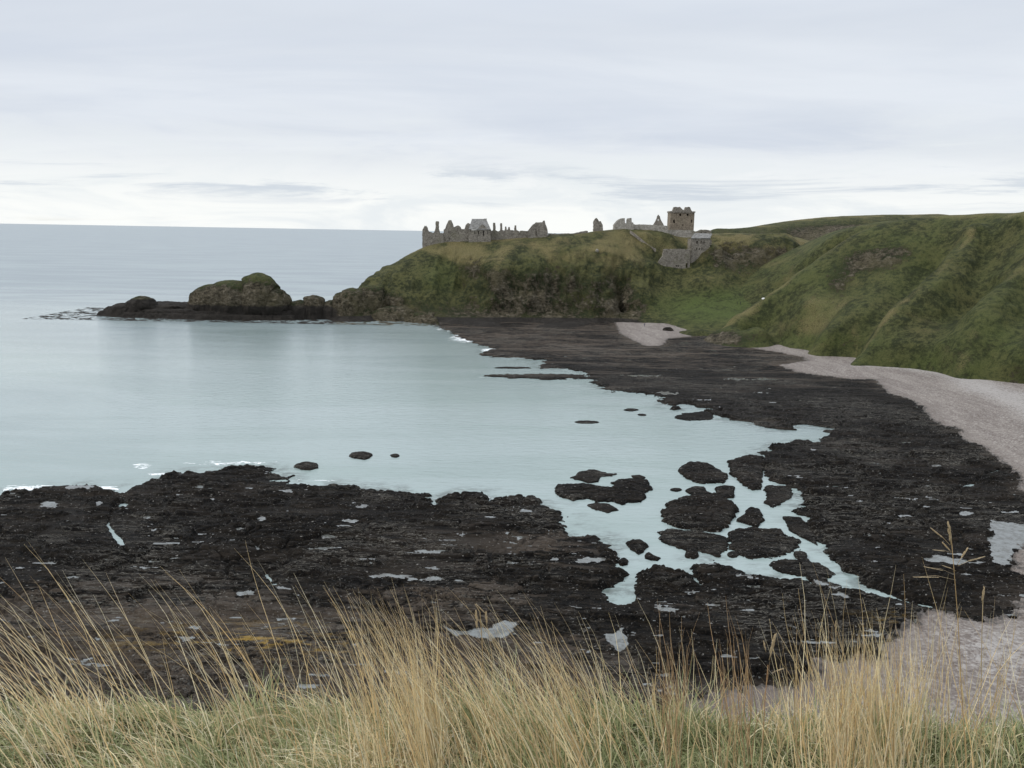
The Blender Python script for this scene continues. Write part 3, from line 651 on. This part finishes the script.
for dm in [(258,272.5,430,25,11,2.0,2.0),(214,284,431,27,10,2.4,2.2),(232,280,430,34,11,2.3,2.4),(272,287,429,18,9,2.2,2.2),(142,296,429,17,7,2.2,2.0),(122,303,427,16,6,2,2),(172,303,430,22,6,2.4,2.2),
           (300,300,430,14,6,2.2,2),(314,295,431,13,6,2.2,2.2),(332,300,432,14,6,2.2,2.2),(352,288,434,16,11,2.4,2.2),(341,292,433,9,8,2.2,2.2),(372,285,440,14,9,2.2,2.2),(395,306,430,26,7,2.2,2.0)]:
    zt = np.maximum(zt, dome(*dm))

def atr4(X, Y, Z, sl):
    n = fbm(X/8, Y/8, Z/6, 4, 0.6)
    return 0.55+0.3*n+0.25*sm(sl, .3, .7)-0.28*sm(Z, 12, 21), (0*n+.2*sm(Z, 8, 16))*sm(X, -176, -164), 0.25*n+0.3*sm(Z, 12, 21)
isl = landform('rocky_islet', X, Y, zt, atr4, 0.75, cut=-1.5, gully=0.4, wetz=3.2, rockfn=lambda X, Y: 1-0.8*sm(X, -95, -82)+2.5*(1-sm(X, -176, -164)))
tag(isl, 'dark rocky islet with a rounded brown hump and low spit joining the headland', 'islet')

# ------------------------------------------------------------ cliff top under the camera
X, Y = gridXY(-22, 22, -12, 44, 0.2)
gz = np.where(Y < 2.85, H-1.75-0.05*(Y-2.6), 0)
fall = H-1.76-1.15*(Y-2.85)-0.35*np.clip(Y-2.85, 0, 3)
gz = np.where(Y < 2.85, gz, np.maximum(fall, -1.0))+0.06*fbm(X/0.8, Y/0.8, 1.1, 4)+0.5*fbm(X/6, Y/6, 8.8, 3)*sm(np.hypot(X, Y), 5, 12)
f = grid_faces(*X.shape); n0 = X.size
tag(mesh_obj('cliff_top_ground', np.stack([X, Y, gz], -1), f, m_land, attrs={'rock': 0.15+0*X.ravel(), 'lush': .3+0*X.ravel(), 'tan': .5+0*X.ravel(), 'wet': 0*X.ravel()}), kind='structure')

# ------------------------------------------------------------ castle ruins
def ragged(pts, amt, r):
    out = []
    n = len(pts)
    for i in range(n):
        a, b = pts[i], pts[(i+1) % n]; L = math.hypot(b[0]-a[0], b[1]-a[1]); k = max(1, int(L/0.9))
        for j in range(k):
            t = j/k; x = a[0]+(b[0]-a[0])*t; z = a[1]+(b[1]-a[1])*t
            if j: x += r.uniform(-amt, amt); z += r.uniform(-amt, amt)
            out.append((x, z))
    return out
def slab(outer, holes, y0, y1, org):
    loops = [[Vector((x, z, 0)) for x, z in lp] for lp in [outer]+holes]
    flat = [p for lp in loops for p in lp]; n = len(flat)
    tris = tessellate_polygon(loops)
    V = [(p.x-org[0], y0-org[1], p.y-org[2]) for p in flat]+[(p.x-org[0], y1-org[1], p.y-org[2]) for p in flat]
    fc = [tuple(t) for t in tris]+[tuple(i+n for i in reversed(t)) for t in tris]
    k = 0
    for lp in loops:
        m_ = len(lp)
        for i in range(m_): a, b = k+i, k+(i+1) % m_; fc.append((a, b, b+n, a+n))
        k += m_
    return V, fc
def merge(parts):
    V, Fc = [], []
    for v, f in parts:
        k = len(V); V += v; Fc += [tuple(i+k for i in q) for q in f]
    return V, Fc
def boxp(x0, x1, y0, y1, z0, z1, org):
    v = [(x-org[0], y-org[1], z-org[2]) for x in (x0, x1) for y in (y0, y1) for z in (z0, z1)]
    return v, [(0, 1, 3, 2), (4, 6, 7, 5), (0, 4, 5, 1), (2, 3, 7, 6), (0, 2, 6, 4), (1, 5, 7, 3)]
def prof(pts, Y): return [(PD(x, y, Y)[0], PD(x, y, Y)[2]) for x, y in pts]
def rect(x0, y0, x1, y1): return [(x0, y0), (x1, y0), (x1, y1), (x0, y1)]
def ruin(name, label, Y, pts, wins=(), depth=0, th=1.1, mat=None, back=True, rag=0.16, eave=None, roof=None, chimneys=(), cat='ruin', seed=0, group='ruined castle buildings on the headland'):
    r = random.Random(seed+int(pts[0][0]*7)); mat = mat or m_stone
    pw = prof(pts, Y); xs = [p[0] for p in pw]; zs = [p[1] for p in pw]
    org = ((min(xs)+max(xs))/2, Y+depth/2, min(zs)-1)
    root = bpy.data.objects.new(name, None); COL.objects.link(root); root.location = org
    tag(root, label, cat, group)
    holes = [prof(w_, Y) for w_ in wins]
    zb = min(zs)-5
    pw = [(x, z if z > min(zs)+0.6 else zb) for x, z in pw]
    v, f = slab(ragged(pw, rag, r), holes, Y, Y+th, org)
    mesh_obj('front_wall', v, f, mat, root, smooth=False)
    if depth:
        ez = eave if eave is not None else min(z for x, z in pw if z > zb+1)
        if eave is not None: ez = PD(pts[0][0], eave, Y)[2]
        x0, x1 = min(xs), max(xs)
        for a, b in ((x0+.03, x0+th), (x1-th, x1-.03)):
            o_ = ragged([(Y+th+.01, zb), (Y+depth-th-.01, zb), (Y+depth-th-.01, ez), (Y+th+.01, ez)], rag, r)
            vv, ff = slab(o_, [], 0, 1, (0, 0, 0))
            vv = [((a if q[1] < .5 else b)-org[0], q[0]-org[1], q[2]-org[2]) for q in vv]
            mesh_obj('side_wall', vv, ff, mat, root, smooth=False)
        if back:
            v, f = slab(ragged(pw, rag*1.3, r), [], Y+depth-th, Y+depth, org)
            mesh_obj('back_wall', v, f, mat, root, smooth=False)
    if roof:
        for rp in roof:      # four corners (px,py,Yoffset)
            q = [PD(a, b, Y+c) for a, b, c in rp]
            up = 0.35
            v = [(p[0]-org[0], p[1]-org[1], p[2]-org[2]) for p in q]; v += [(a, b, c+up) for a, b, c in v]; k = len(q)
            f = [tuple(range(k)), tuple(range(2*k-1, k-1, -1))]+[(i, (i+1) % k, (i+1) % k+k, i+k) for i in range(k)]
            mesh_obj('roof', v, f, m_slate, root, smooth=False)
    for (cx0, cx1, ct, cb, dy) in chimneys:
        a = PD(cx0, ct, Y+dy); b = PD(cx1, cb, Y+dy)
        v, f = merge([boxp(a[0], b[0], Y+dy, Y+dy+1.5, b[2]-1, a[2]-.35, org), boxp(a[0]-.2, b[0]+.2, Y+dy-.2, Y+dy+1.7, a[2]-.34, a[2], org)])
        mesh_obj('chimney', v, f, mat, root, smooth=False)
    return root
def U(pts): return [(410+u/6.827, 200+v/6.827) for u, v in pts]
def T(pts): return [(580+u/6.827, 195+v/6.827) for u, v in pts]
def UR(*a): return U(rect(*a))
def TR(*a): return T(rect(*a))
ruin('ruined_range', 'seaward end wall of the ruins with a pointed stub and a tall thin chimney', 474,
     U([(84,335),(84,205),(92,190),(101,174),(112,190),(121,216),(150,226),(163,222),(172,200),(176,146),(188,144),(192,205),(198,226),(228,226),(228,330)]), depth=8, eave=235, seed=1)
ruin('ruined_hall', 'roofless hall with a tall broken gable left of the slate-roofed house', 475,
     U([(229,300),(229,205),(240,195),(250,165),(262,140),(275,136),(285,160),(292,190),(310,180),(325,173),(338,182),(345,198),(372,198),(380,170),(395,156),(408,165),(412,200),(412,300)]),
     [UR(262,205,270,225), UR(330,215,336,228), UR(268,255,274,268)], depth=9, eave=229.5, seed=2)
ruin('roofed_house', 'tall house with grey slate roof and stone gable among the left ruins', 473,
     U([(400,310),(400,204),(455,204),(462,196),(490,166),(498,168),(522,190),(548,207),(552,300)]),
     [UR(440,215,446,235), UR(465,212,472,235), UR(496,210,506,245), UR(528,215,533,232)], depth=10, eave=229.5, seed=3,
     roof=[[(410+399/6.827,229.7,-.3),(410+551/6.827,229.9,-.3),(410+520/6.827,219.5,5),(410+424/6.827,219.5,5)],
           [(410+424/6.827,219.5,5.02),(410+520/6.827,219.5,5.02),(410+551/6.827,229.8,10),(410+399/6.827,229.6,10)]],
     chimneys=[(410+424/6.827,410+436/6.827,218.9,224,5.2),(410+508/6.827,410+522/6.827,218.6,224,5.2)])
ruin('low_ruin', 'low broken walls with five bare chimney stacks between the house and the chapel', 478,
     U([(552,300),(552,215),(566,205),(567,155),(580,155),(582,205),(600,215),(614,208),(616,158),(628,158),(630,205),(645,208),(648,182),(656,180),(660,205),(668,200),(671,184),(681,184),(684,205),(712,208),(714,173),(726,173),(728,205),(748,215),(748,300)]),
     [UR(590,235,598,245), UR(640,228,646,240), UR(700,228,706,240)], depth=7, eave=232, seed=4)
ruin('low_wall', 'straight low grey wall joining the chimney ruins to the chapel', 477, U([(749,290),(749,210),(815,212),(815,290)]), [UR(770,228,776,240)], depth=5, eave=231, seed=5)
ruin('chapel_ruin', 'small gabled chapel ruin with two tall dark openings, right end of the left ruins', 474,
     U([(806,300),(806,210),(830,178),(860,152),(905,152),(912,140),(920,140),(932,180),(940,215),(940,300)]),
     [UR(855,195,868,248), UR(876,190,884,210), UR(828,200,834,215)], depth=8, eave=231.5, seed=6)
ruin('boundary_wall', 'long low dark wall along the skyline between the chapel and the broken gable', 480,
     [(548,240),(548,233.3),(560,233.8),(575,233.0),(586,230.6),(588,231),(588,240)], mat=m_stone, seed=7, th=1.0, cat='wall')
ruin('gable_fragment', 'lone broken gable standing by itself with a small hole near its top', 483,
     T([(94,260),(94,180),(104,163),(113,156),(122,165),(130,180),(142,178),(150,195),(156,205),(156,260)]), [TR(114,172,122,184), TR(136,205,141,218)], depth=3.5, eave=225, seed=8, mat=m_stone)
ruin('ruined_cottage', 'squat ruin with sloping left side and chimney stump, right of the lone gable', 484,
     T([(234,250),(234,205),(250,185),(272,165),(290,158),(306,158),(308,190),(325,200),(330,160),(352,157),(354,185),(366,190),(366,250)]), [TR(262,200,270,212)], depth=7, eave=224.5, seed=9, mat=m_pale)
ruin('stable_range', 'long low range of pale stone with a row of small dark openings', 486,
     T([(367,255),(367,200),(420,202),(500,204),(590,210),(602,215),(602,262)]), [TR(400,218,408,230), TR(435,216,443,230), TR(470,218,480,230), TR(510,220,518,232), TR(540,218,550,232), TR(570,222,578,236)], depth=7, eave=226, seed=10, mat=m_pale)
ruin('gable_fragment', 'narrow triangular gable rising behind the long low range, just left of the keep', 496,
     T([(500,230),(500,205),(515,180),(528,145),(535,134),(545,145),(558,180),(572,205),(572,230)]), [TR(532,165,538,176)], depth=0, th=1.2, seed=11)

# keep
def keep():
    Yk = 497; a = PD(670.8, 212.4, Yk); b = PD(693.4, 236, Yk)
    x0, x1, zt_, zb = a[0], b[0], a[2], b[2]-6
    org = ((x0+x1)/2, Yk+5, zb)
    root = bpy.data.objects.new('tower_keep', None); COL.objects.link(root); root.location = org
    tag(root, 'tall square brown stone tower with ragged turrets on its roof', 'tower', 'ruined castle buildings on the headland')
    wn = [prof(TR(*w_), Yk) for w_ in [(679,128,690,143), (729,128,742,143), (636,168,648,190), (757,170,766,190), (700,200,705,210)]]
    r = random.Random(5)
    v, f = slab([(x0, zb), (x1, zb), (x1, zt_), (x0, zt_)], wn, Yk, Yk+1.4, org)
    parts = [(v, f)]
    for p in (boxp(x0, x0+1.4, Yk+1.41, Yk+8.6, zb, zt_, org), boxp(x1-1.4, x1, Yk+1.41, Yk+8.6, zb, zt_, org), boxp(x0, x1, Yk+8.61, Yk+10, zb, zt_, org)): parts.append(p)
    mesh_obj('wall', *merge(parts), m_keep, root, smooth=False)
    # corbelled parapet
    pr = [boxp(x0-.35, x1+.35, Yk-.35, Yk+.3, zt_+.01, zt_+.8, org), boxp(x0-.35, x0+.3, Yk+.31, Yk+9.6, zt_+.01, zt_+.8, org), boxp(x1-.3, x1+.35, Yk+.31, Yk+9.6, zt_+.01, zt_+.8, org), boxp(x0-.35, x1+.35, Yk+9.61, Yk+10.3, zt_+.01, zt_+.8, org)]
    n = 16
    for k in range(n):
        xx = x0+(x1-x0)*(k+.5)/n; pr.append(boxp(xx-.15, xx+.15, Yk-.3, Yk-.01, zt_-.45, zt_, org))
    mesh_obj('parapet', *merge(pr), m_stone, root, smooth=False)
    for pts in ([(626,125),(634,105),(643,82),(655,80),(668,84),(682,80),(692,90),(700,98),(712,104),(712,125)], [(716,125),(716,98),(722,82),(735,84),(742,80),(752,84),(758,100),(766,112),(766,125)]):
        pw = prof(T(pts), Yk+2); v, f = slab(ragged(pw, .25, r), [], Yk+2, Yk+5.1, org)
        o_ = mesh_obj('turret', v, f, m_stone, root, smooth=False)
    fl = boxp(x0+1.4, x1-1.4, Yk+1.4, Yk+8.6, zt_-.8, zt_-.3, org); mesh_obj('roof', *fl, m_slate, root, smooth=False)
keep()
ruin('curtain_wall', 'pale stone wall sloping along the foot of the square tower', 492,
     T([(580,262),(580,240),(620,236),(700,240),(770,242),(800,250),(800,285),(740,285),(690,280),(640,272)]), mat=m_pale, th=1.4, seed=13, cat='wall')
ruin('gate_wall', 'broad tall stone wall closing the gap, with a small dark doorway at its foot', 468,
     T([(540,520),(526,478),(535,455),(560,425),(566,400),(570,372),(600,368),(690,368),(752,370),(752,520)]), [TR(722,466,735,498), TR(655,478,662,490), TR(668,478,675,490)], mat=m_stone, th=2.0, depth=0, seed=14, cat='wall')
ruin('gatehouse', 'grey gatehouse with a sloping roof and three pale window openings above a lower row', 470.3,
     T([(757,520),(757,300),(760,297),(890,297),(890,520)]),
     [TR(793,312,806,333), TR(822,312,834,333), TR(843,314,851,332), TR(795,362,801,376), TR(812,362,818,376), TR(830,362,836,374)], mat=m_stone, depth=9, eave=239.4, seed=15,
     roof=[[(580+756/6.827,195+298/6.827,-.3),(580+888/6.827,195+298/6.827,-.3),(580+902/6.827,195+268/6.827,5),(580+782/6.827,195+264/6.827,5)]])
ruin('stone_hut', 'small dark-roofed stub of wall behind the gatehouse roof', 488,
     T([(800,270),(802,248),(825,238),(870,238),(898,246),(900,270)]), [TR(822,250,832,262), TR(848,250,862,262)], mat=m_stone, depth=4, eave=231.5, seed=16)

# path-side wall running down from the stable range
def strip_wall(name, label, pts, th, hgt_, mat):
    q = [PD(*p) for p in pts]; org = q[0]; V = []; Fq = []
    rr_ = random.Random(3)
    for k, p in enumerate(q):
        j = rr_.uniform(-.15, .15)
        for dx, dz in ((0, -1.5), (0, hgt_+j), (th, hgt_+j), (th, -1.5)): V.append((p[0]-org[0], p[1]-org[1]+dx, p[2]-org[2]+dz))
    n = len(q)
    for k in range(n-1):
        a = 4*k
        for i in range(4): Fq.append((a+i, a+4+i, a+4+(i+1) % 4, a+(i+1) % 4))
    Fq += [(0, 1, 2, 3), (4*n-1, 4*n-2, 4*n-3, 4*n-4)]
    o = mesh_obj(name, V, Fq, mat, smooth=False); o.location = org; tag(o, label, 'wall')
strip_wall('retaining_wall', 'thin pale wall running steeply down the slope to the gate wall',
    [(630,230.5,478),(636,235,476.5),(641,239,475),(646,243.5,474),(650,246.5,473),(656,249.2,472)], .5, 0.35, m_stone)

# ------------------------------------------------------------ tiny figures and boulders far away
def skin_person(loc, h, label, pose, mat):
    s_ = h/1.75
    J = {'pel': (0, 0, .95), 'ch': (0, 0.02, 1.3), 'nk': (0, 0.02, 1.48), 'hd': (0, 0, 1.62), 'ht': (0, 0, 1.72), 'ls': (-.17, 0, 1.42), 'le': (-.24, .02, 1.15), 'lh': (-.22, -.08, .9),
         'rs': (.17, 0, 1.42), 're': (.24, .02, 1.15), 'rh': (.22, -.08, .9), 'lk': (-.1, -.05, .5), 'lf': (-.12, 0.05, .06), 'lt': (-.12, -.12, .04), 'rk': (.1, -.12*pose, .5), 'rf': (.12, .12*pose, .06), 'rt': (.12, -.06, .04)}
    E = [('pel','ch'),('ch','nk'),('nk','hd'),('hd','ht'),('ch','ls'),('ls','le'),('le','lh'),('ch','rs'),('rs','re'),('re','rh'),('pel','lk'),('lk','lf'),('lf','lt'),('pel','rk'),('rk','rf'),('rf','rt')]
    R = {'pel': .15, 'ch': .16, 'nk': .06, 'hd': .1, 'ht': .07, 'ls': .07, 'le': .05, 'lh': .035, 'rs': .07, 're': .05, 'rh': .035, 'lk': .075, 'lf': .05, 'lt': .035, 'rk': .075, 'rf': .05, 'rt': .035}
    ks = list(J); me = bpy.data.meshes.new('person')
    me.from_pydata([tuple(c*s_ for c in J[k]) for k in ks], [(ks.index(a), ks.index(b)) for a, b in E], [])
    o = bpy.data.objects.new('person', me); COL.objects.link(o); me.materials.append(mat)
    md = o.modifiers.new('s', 'SKIN'); sv = me.skin_vertices[0].data
    for i, k in enumerate(ks): sv[i].radius = (R[k]*s_, R[k]*s_*0.8)
    sv[0].use_root = True
    sb = o.modifiers.new('u', 'SUBSURF'); sb.levels = 1; sb.render_levels = 1
    o.location = loc; o.rotation_euler.z = pose; tag(o, label, 'person', 'walkers by the cove')
people = [((636.8,321.6), 'beach', 'person in dark clothes standing farther up the small beach', 1, m_dark), ((644.3,326.6), 'beach', 'person in dark clothes walking nearer the boulder on the small beach', -1, m_jean),
          ((737.5,304.6), 'valley', 'left one of two dark-clothed walkers on the green valley path', 1, m_dark), ((740.3,304.9), 'valley', 'right one of two dark-clothed walkers on the green valley path', -1, m_dark)]
dg = bpy.context.evaluated_depsgraph_get()
def hit(px, py):
    bpy.context.view_layer.update(); dgg = bpy.context.evaluated_depsgraph_get()
    d = Vector(ray(px, py)); d.normalize()
    ok, loc, *_ = scn.ray_cast(dgg, Vector((0, 0, H)), d)
    return loc
for (pxy, _, lab, po, mt) in people:
    skin_person(hit(*pxy), 1.75, lab, po, mt)
def boulder(loc, rx, ry, rz, label, mat, seed, name='boulder', attrs=True):
    th = np.linspace(0, 2*np.pi, 33); ph = np.linspace(0.02, np.pi-.02, 17)
    T_, P_ = np.meshgrid(th, ph, indexing='ij'); x, y, z = np.sin(P_)*np.cos(T_), np.sin(P_)*np.sin(T_), np.cos(P_)
    k = 1+0.28*fbm(x*1.5+seed, y*1.5, z*1.5, 4, .6)
    k[-1] = k[0]
    V = np.stack([x*k*rx, y*k*ry, z*k*rz], -1).reshape(-1, 3)
    o = mesh_obj(name, V, grid_faces(*x.shape), mat, attrs={'bare': .4+0*x.ravel(), 'ochre': 0*x.ravel()}); o.location = loc; tag(o, label, 'boulder'); return o
L_ = hit(668, 330.5); boulder(L_, 2.6, 2.0, 1.6, 'dark rounded boulder on the sand of the small beach', m_shelf, 2.2)
L_ = hit(763.4, 298.8); boulder(L_, .75, .6, .5, 'small white boulder on the valley grass beside the path', m_white, 4.2)
L_ = hit(597, 251); boulder(L_, .9, .8, 1.1, 'pale rock patch jutting from the upper cliff below the lone gable', m_pale, 6.2)

# ------------------------------------------------------------ grass in the foreground
GR = np.random.RandomState(21)
def ground_z(x, y): return np.where(y < 2.85, H-1.75-0.05*(y-2.6), H-1.76-1.5*(y-2.85))
def blades(name, x, y, h, lx, ly, wd, col, seg=5, tube=False, curl=None, label=None):
    n = len(x); t = np.linspace(0, 1, seg+1)[None, :]
    z0 = ground_z(x, y)-0.02
    hh = h[:, None]; c = (curl if curl is not None else 0*h)[:, None]
    cx = x[:, None]+lx[:, None]*hh*(0.35*t+0.65*t**2.0)+0.02*hh*np.sin(6*t+x[:, None]*50)
    cy = y[:, None]+ly[:, None]*hh*(0.35*t+0.65*t**2.0)
    L = np.sqrt(lx**2+ly**2)[:, None]
    cz = z0[:, None]+hh*(t-0.22*L*t**2-c*t**3)
    a = GR.rand(n)*np.pi*2; ax, ay = np.cos(a)[:, None], np.sin(a)[:, None]
    wt = wd[:, None]*(1-0.88*t**1.6)/2
    if tube:
        rings = []
        for k in range(3):
            an = a[:, None]+k*2*np.pi/3; rings.append(np.stack([cx+np.cos(an)*wt, cy+np.sin(an)*wt, cz], -1))
        V = np.stack(rings, 2).reshape(-1, 3); base = (np.arange(n)*(seg+1)*3)[:, None, None]
        s_ = (np.arange(seg)*3)[None, :, None]; k = np.arange(3)[None, None, :]; k2 = (k+1) % 3
        Fq = np.stack([base+s_+k, base+s_+k2, base+s_+3+k2, base+s_+3+k], -1).reshape(-1, 4); per = (seg+1)*3
    else:
        V = np.stack([np.stack([cx-ax*wt, cy-ay*wt, cz], -1), np.stack([cx+ax*wt, cy+ay*wt, cz], -1)], 2).reshape(-1, 3)
        base = (np.arange(n)*(seg+1)*2)[:, None]; s_ = (np.arange(seg)*2)[None, :]
        Fq = np.stack([base+s_, base+s_+1, base+s_+3, base+s_+2], -1).reshape(-1, 4); per = (seg+1)*2
    o = mesh_obj(name, V, Fq, m_blade, attrs={'col': np.repeat(col, per, 0)})
    tag(o, label, 'grass' if label else None, kind='stuff'); return o
PXY = np.array([(-300,745),(0,738),(100,738),(200,728),(300,705),(360,688),(420,692),(500,684),(560,692),(640,702),(700,716),(760,722),(820,716),(880,695),(940,698),(1000,738),(1300,750)], float)
def mass_h(x, y): return np.clip((809-np.interp(512+x/y*FOC, PXY[:, 0], PXY[:, 1]))/FOC*2.6, .1, .5)
STRAW = np.array([(0.80, 0.64, 0.37), (0.88, 0.77, 0.51), (0.66, 0.49, 0.27), (0.93, 0.86, 0.66)])
GREEN = np.array([(0.28, 0.31, 0.14), (0.40, 0.42, 0.22), (0.17, 0.21, 0.09), (0.52, 0.51, 0.29)])
def pick(pal, n): 
    a = pal[GR.randint(len(pal), size=n)]; b_ = pal[GR.randint(len(pal), size=n)]; u = GR.rand(n, 1)
    return (a*u+b_*(1-u))*(0.75+0.5*GR.rand(n, 1))
def clumped(n, ncl, spread, y0=1.9, y1=3.05, xr=2.6):
    cx = GR.uniform(-xr, xr, ncl); cy = GR.uniform(y0, y1, ncl); k = GR.randint(ncl, size=n)
    x = cx[k]+GR.randn(n)*spread; y = np.clip(cy[k]+GR.randn(n)*spread, y0-.3, 3.15)
    return x, y, k, ncl
def leanx(px_): return np.interp(px_, [0, 150, 300, 420, 520, 620, 760, 900, 1024], [-.6, -.5, -.32, -.2, -.4, -.38, -.1, -.1, -.05])
# green and mixed undergrowth
n = 55000; x, y, k, nc = clumped(n, 960, .05, xr=4.8)
n2 = 48000; x2, y2, k2, nc2 = clumped(n2, 560, .12, xr=4.8)
x = np.concatenate([x, x2]); y = np.concatenate([y, y2]); k = np.concatenate([k, k2+nc]); nc += nc2; short = np.arange(n+n2) >= n; n += n2
pxs = 512+x/y*FOC
cl = GR.randn(nc)*.3; cly = GR.randn(nc)*.35; ch = GR.uniform(.55, 1.05, nc)
h = mass_h(x, y)*ch[k]*GR.uniform(.4, 1.0, n)*np.where(short, .62, .95)
gmix = np.clip(0.82-0.45*np.exp(-((pxs-400)/90)**2)-.35*np.exp(-((pxs-40)/90)**2)-.3*np.exp(-((pxs-910)/45)**2)+0.2*np.exp(-((pxs-640)/90)**2)+.22*GR.randn(nc)[k]+np.where(short, .15, 0), 0.05, .97)
isg = GR.rand(n) < gmix
col = np.where(isg[:, None], pick(GREEN, n), pick(STRAW, n))
lnx = leanx(pxs)*.7+cl[k]+GR.randn(n)*np.where(short, .6, .28)
blades('long_grass', x, y, h, lnx, cly[k]+GR.randn(n)*.3, GR.uniform(.003, .0062, n), col, curl=GR.uniform(0, .6, n), label='tangled green and straw grass along the cliff edge')
# dry straw stems
def stems(n, p0, p1, top0, top1, ls=.12, lm=None, y0=2.2, y1=3.0, pal=STRAW, ncl=None, wmin=.0024, wmax=.0044):
    px_ = GR.uniform(p0, p1, n)
    if ncl: cc = GR.uniform(p0, p1, ncl); px_ = cc[GR.randint(ncl, size=n)]+GR.randn(n)*9
    y = GR.uniform(y0, y1, n); x = (px_-512)/FOC*y
    top = GR.uniform(top0, top1, n); ln = (leanx(px_) if lm is None else lm)+GR.randn(n)*ls
    h = ((top-232)/FOC*y); h = np.clip((H-h)-ground_z(x, y), .1, 1.1)
    h = h/(1-0.22*np.abs(ln))
    return x, y, h, ln, GR.randn(n)*.12, GR.uniform(wmin, wmax, n), pick(pal, n)
RED = np.array([(0.50, 0.35, 0.20), (0.60, 0.44, 0.27)])
S = [stems(260, 345, 460, 600, 700, .12, ncl=12), stems(60, -80, 330, 560, 660, .12), stems(150, -120, 330, 620, 725, .2, ncl=22), stems(190, 470, 640, 625, 705, .15, ncl=16), stems(18, 520, 640, 590, 640, .1),
     stems(360, 860, 965, 625, 715, .13, ncl=16), stems(40, 830, 1000, 560, 660, .1), stems(26, 685, 705, 610, 690, .05, -.03, pal=RED), stems(45, 690, 860, 620, 700, .12), stems(60, 960, 1060, 600, 720, .15), stems(150, 330, 700, 660, 720, .25, ncl=30),
     stems(80, 640, 880, 680, 735, .25, ncl=30), stems(30, 750, 790, 610, 700, .08, pal=RED),
     stems(240, -1000, -120, 620, 725, .2, ncl=26), stems(380, 1060, 2000, 610, 720, .15, ncl=30)]
S = [np.concatenate([s_[i] for s_ in S]) for i in range(7)]
blades('dry_grass', *S, seg=7, tube=True, label='tall dry straw-coloured grass stems leaning left over the cliff edge')

# stalks with seed heads, one by one
def tube_mesh(pts, rad, sides=6):
    V = []; Fq = []
    for i, (p, r) in enumerate(zip(pts, rad)):
        for k in range(sides):
            a = 2*math.pi*k/sides; V.append((p[0]+r*math.cos(a), p[1]+r*math.sin(a)*.9, p[2]+r*math.sin(a)*.2))
    for i in range(len(pts)-1):
        for k in range(sides): Fq.append((i*sides+k, i*sides+(k+1) % sides, (i+1)*sides+(k+1) % sides, (i+1)*sides+k))
    Fq.append(tuple(range(sides))[::-1]); Fq.append(tuple(range((len(pts)-1)*sides, len(pts)*sides)))
    return V, Fq
def stalk(label, Y, line, heads, tint, rs=.0016):
    base = PD(*line[0], Y); gz_ = float(ground_z(np.array(base[0]), np.array(Y)))
    org = (base[0], Y, gz_)
    root = bpy.data.objects.new('grass_stalk', None); COL.objects.link(root); root.location = org
    tag(root, label, 'grass stalk', 'grass stalks with seed heads')
    pts = [(base[0]+.01, Y, gz_-.02)]+[PD(a, b, Y) for a, b in line]
    n_ = len(pts); pts = [tuple(p[i]-org[i] for i in range(3)) for p in pts]
    v, f = tube_mesh(pts, [rs*(1-.5*i/n_) for i in range(n_)])
    mesh_obj('stem', v, f, m_blade, root, attrs={'col': np.tile(np.array(tint), (len(v), 1))})
    for (x0, y0, x1, y1, wpx) in heads:
        a = np.array(PD(x0, y0, Y)); b_ = np.array(PD(x1, y1, Y)); r0 = wpx*.4/FOC*Y
        # a spike built of many small overlapping spikelets
        parts = []; rr_ = random.Random(int(x0*7+y0)); L = np.linalg.norm(b_-a); m_ = max(6, int(L/.0016))
        dirv = (b_-a)/L
        sag = np.array([0, 0, .0022*abs(x1-x0)/10]); mid = (a+b_)/2-np.array(org)+sag
        parts.append(tube_mesh([tuple(a-np.array(org)), tuple(mid), tuple(b_-np.array(org))], [.0009, .0008, .0005], 4))
        a = a+(b_-a)*(.42 if abs(x1-x0) > 9 else .12)+sag*.5; dirv = (b_-a)/np.linalg.norm(b_-a)
        for k in range(m_):
            t_ = k/m_; c = a+(b_-a)*t_; env = r0*math.sin(math.pi*(0.12+0.8*t_))**.7
            an = rr_.uniform(0, 2*math.pi); o_ = np.array([math.cos(an), math.sin(an), 0])*env*.55
            q0 = c-np.array(org); q1 = q0+o_+dirv*r0*.8; q2 = q0+o_*1.6+dirv*r0*2.4
            parts.append(tube_mesh([tuple(q0), tuple(q1), tuple(q2)], [.0004, r0*.45, .0002], 4))
        v, f = merge(parts)
        hd = mesh_obj('seed_head', v, f, m_blade, root, attrs={'col': np.tile(np.array([.62, .5, .32])*rr_.uniform(.85, 1.1), (len(v), 1))})
    return root
stalk('tall branched stalk with many pale seed heads rising in front of dark rock', 2.3, [(966,760),(962,700),(958,620),(954,570),(951,535)],
      [(951,545,948.5,524,4.5),(950,545,932,529,3.2),(951,552,943,543,3),(952,553,935,550,3),(957,565,967,549,3),(958,566,983,557,3),(955,575,926,567,3),(956,580,915,577,3),(956,571,944,566,3)], (.52,.38,.2))
stalk('thin pale stalk with one narrow seed head right of the branched stalk', 2.4, [(981,760),(981,690),(982,630),(983,600)], [(982,603,984,588,3.2)], (.5,.4,.24))
stalk('stalk with a pale nodding seed head above the green tuft right of centre', 2.3, [(762,760),(765,700),(768,665)], [(769,660,775,636,4.5),(766,652,764,642,2.6),(772,673,782,669,3)], (.48,.3,.15))
stalk('bent stalk with a drooping brown seed head left of centre', 2.5, [(487,760),(484,690),(482,640),(480,612),(475,604)], [(477,630,476,612,3.6),(476,604,484,612,2.2),(487,626,486,613,3)], (.5,.38,.2))
stalk('short straw stalk with a slim pale spike near the left edge of the big tuft', 2.4, [(835,760),(836,700),(836,640)], [(836,640,836,622,2.6)], (.55,.45,.28))

bpy.context.view_layer.update()
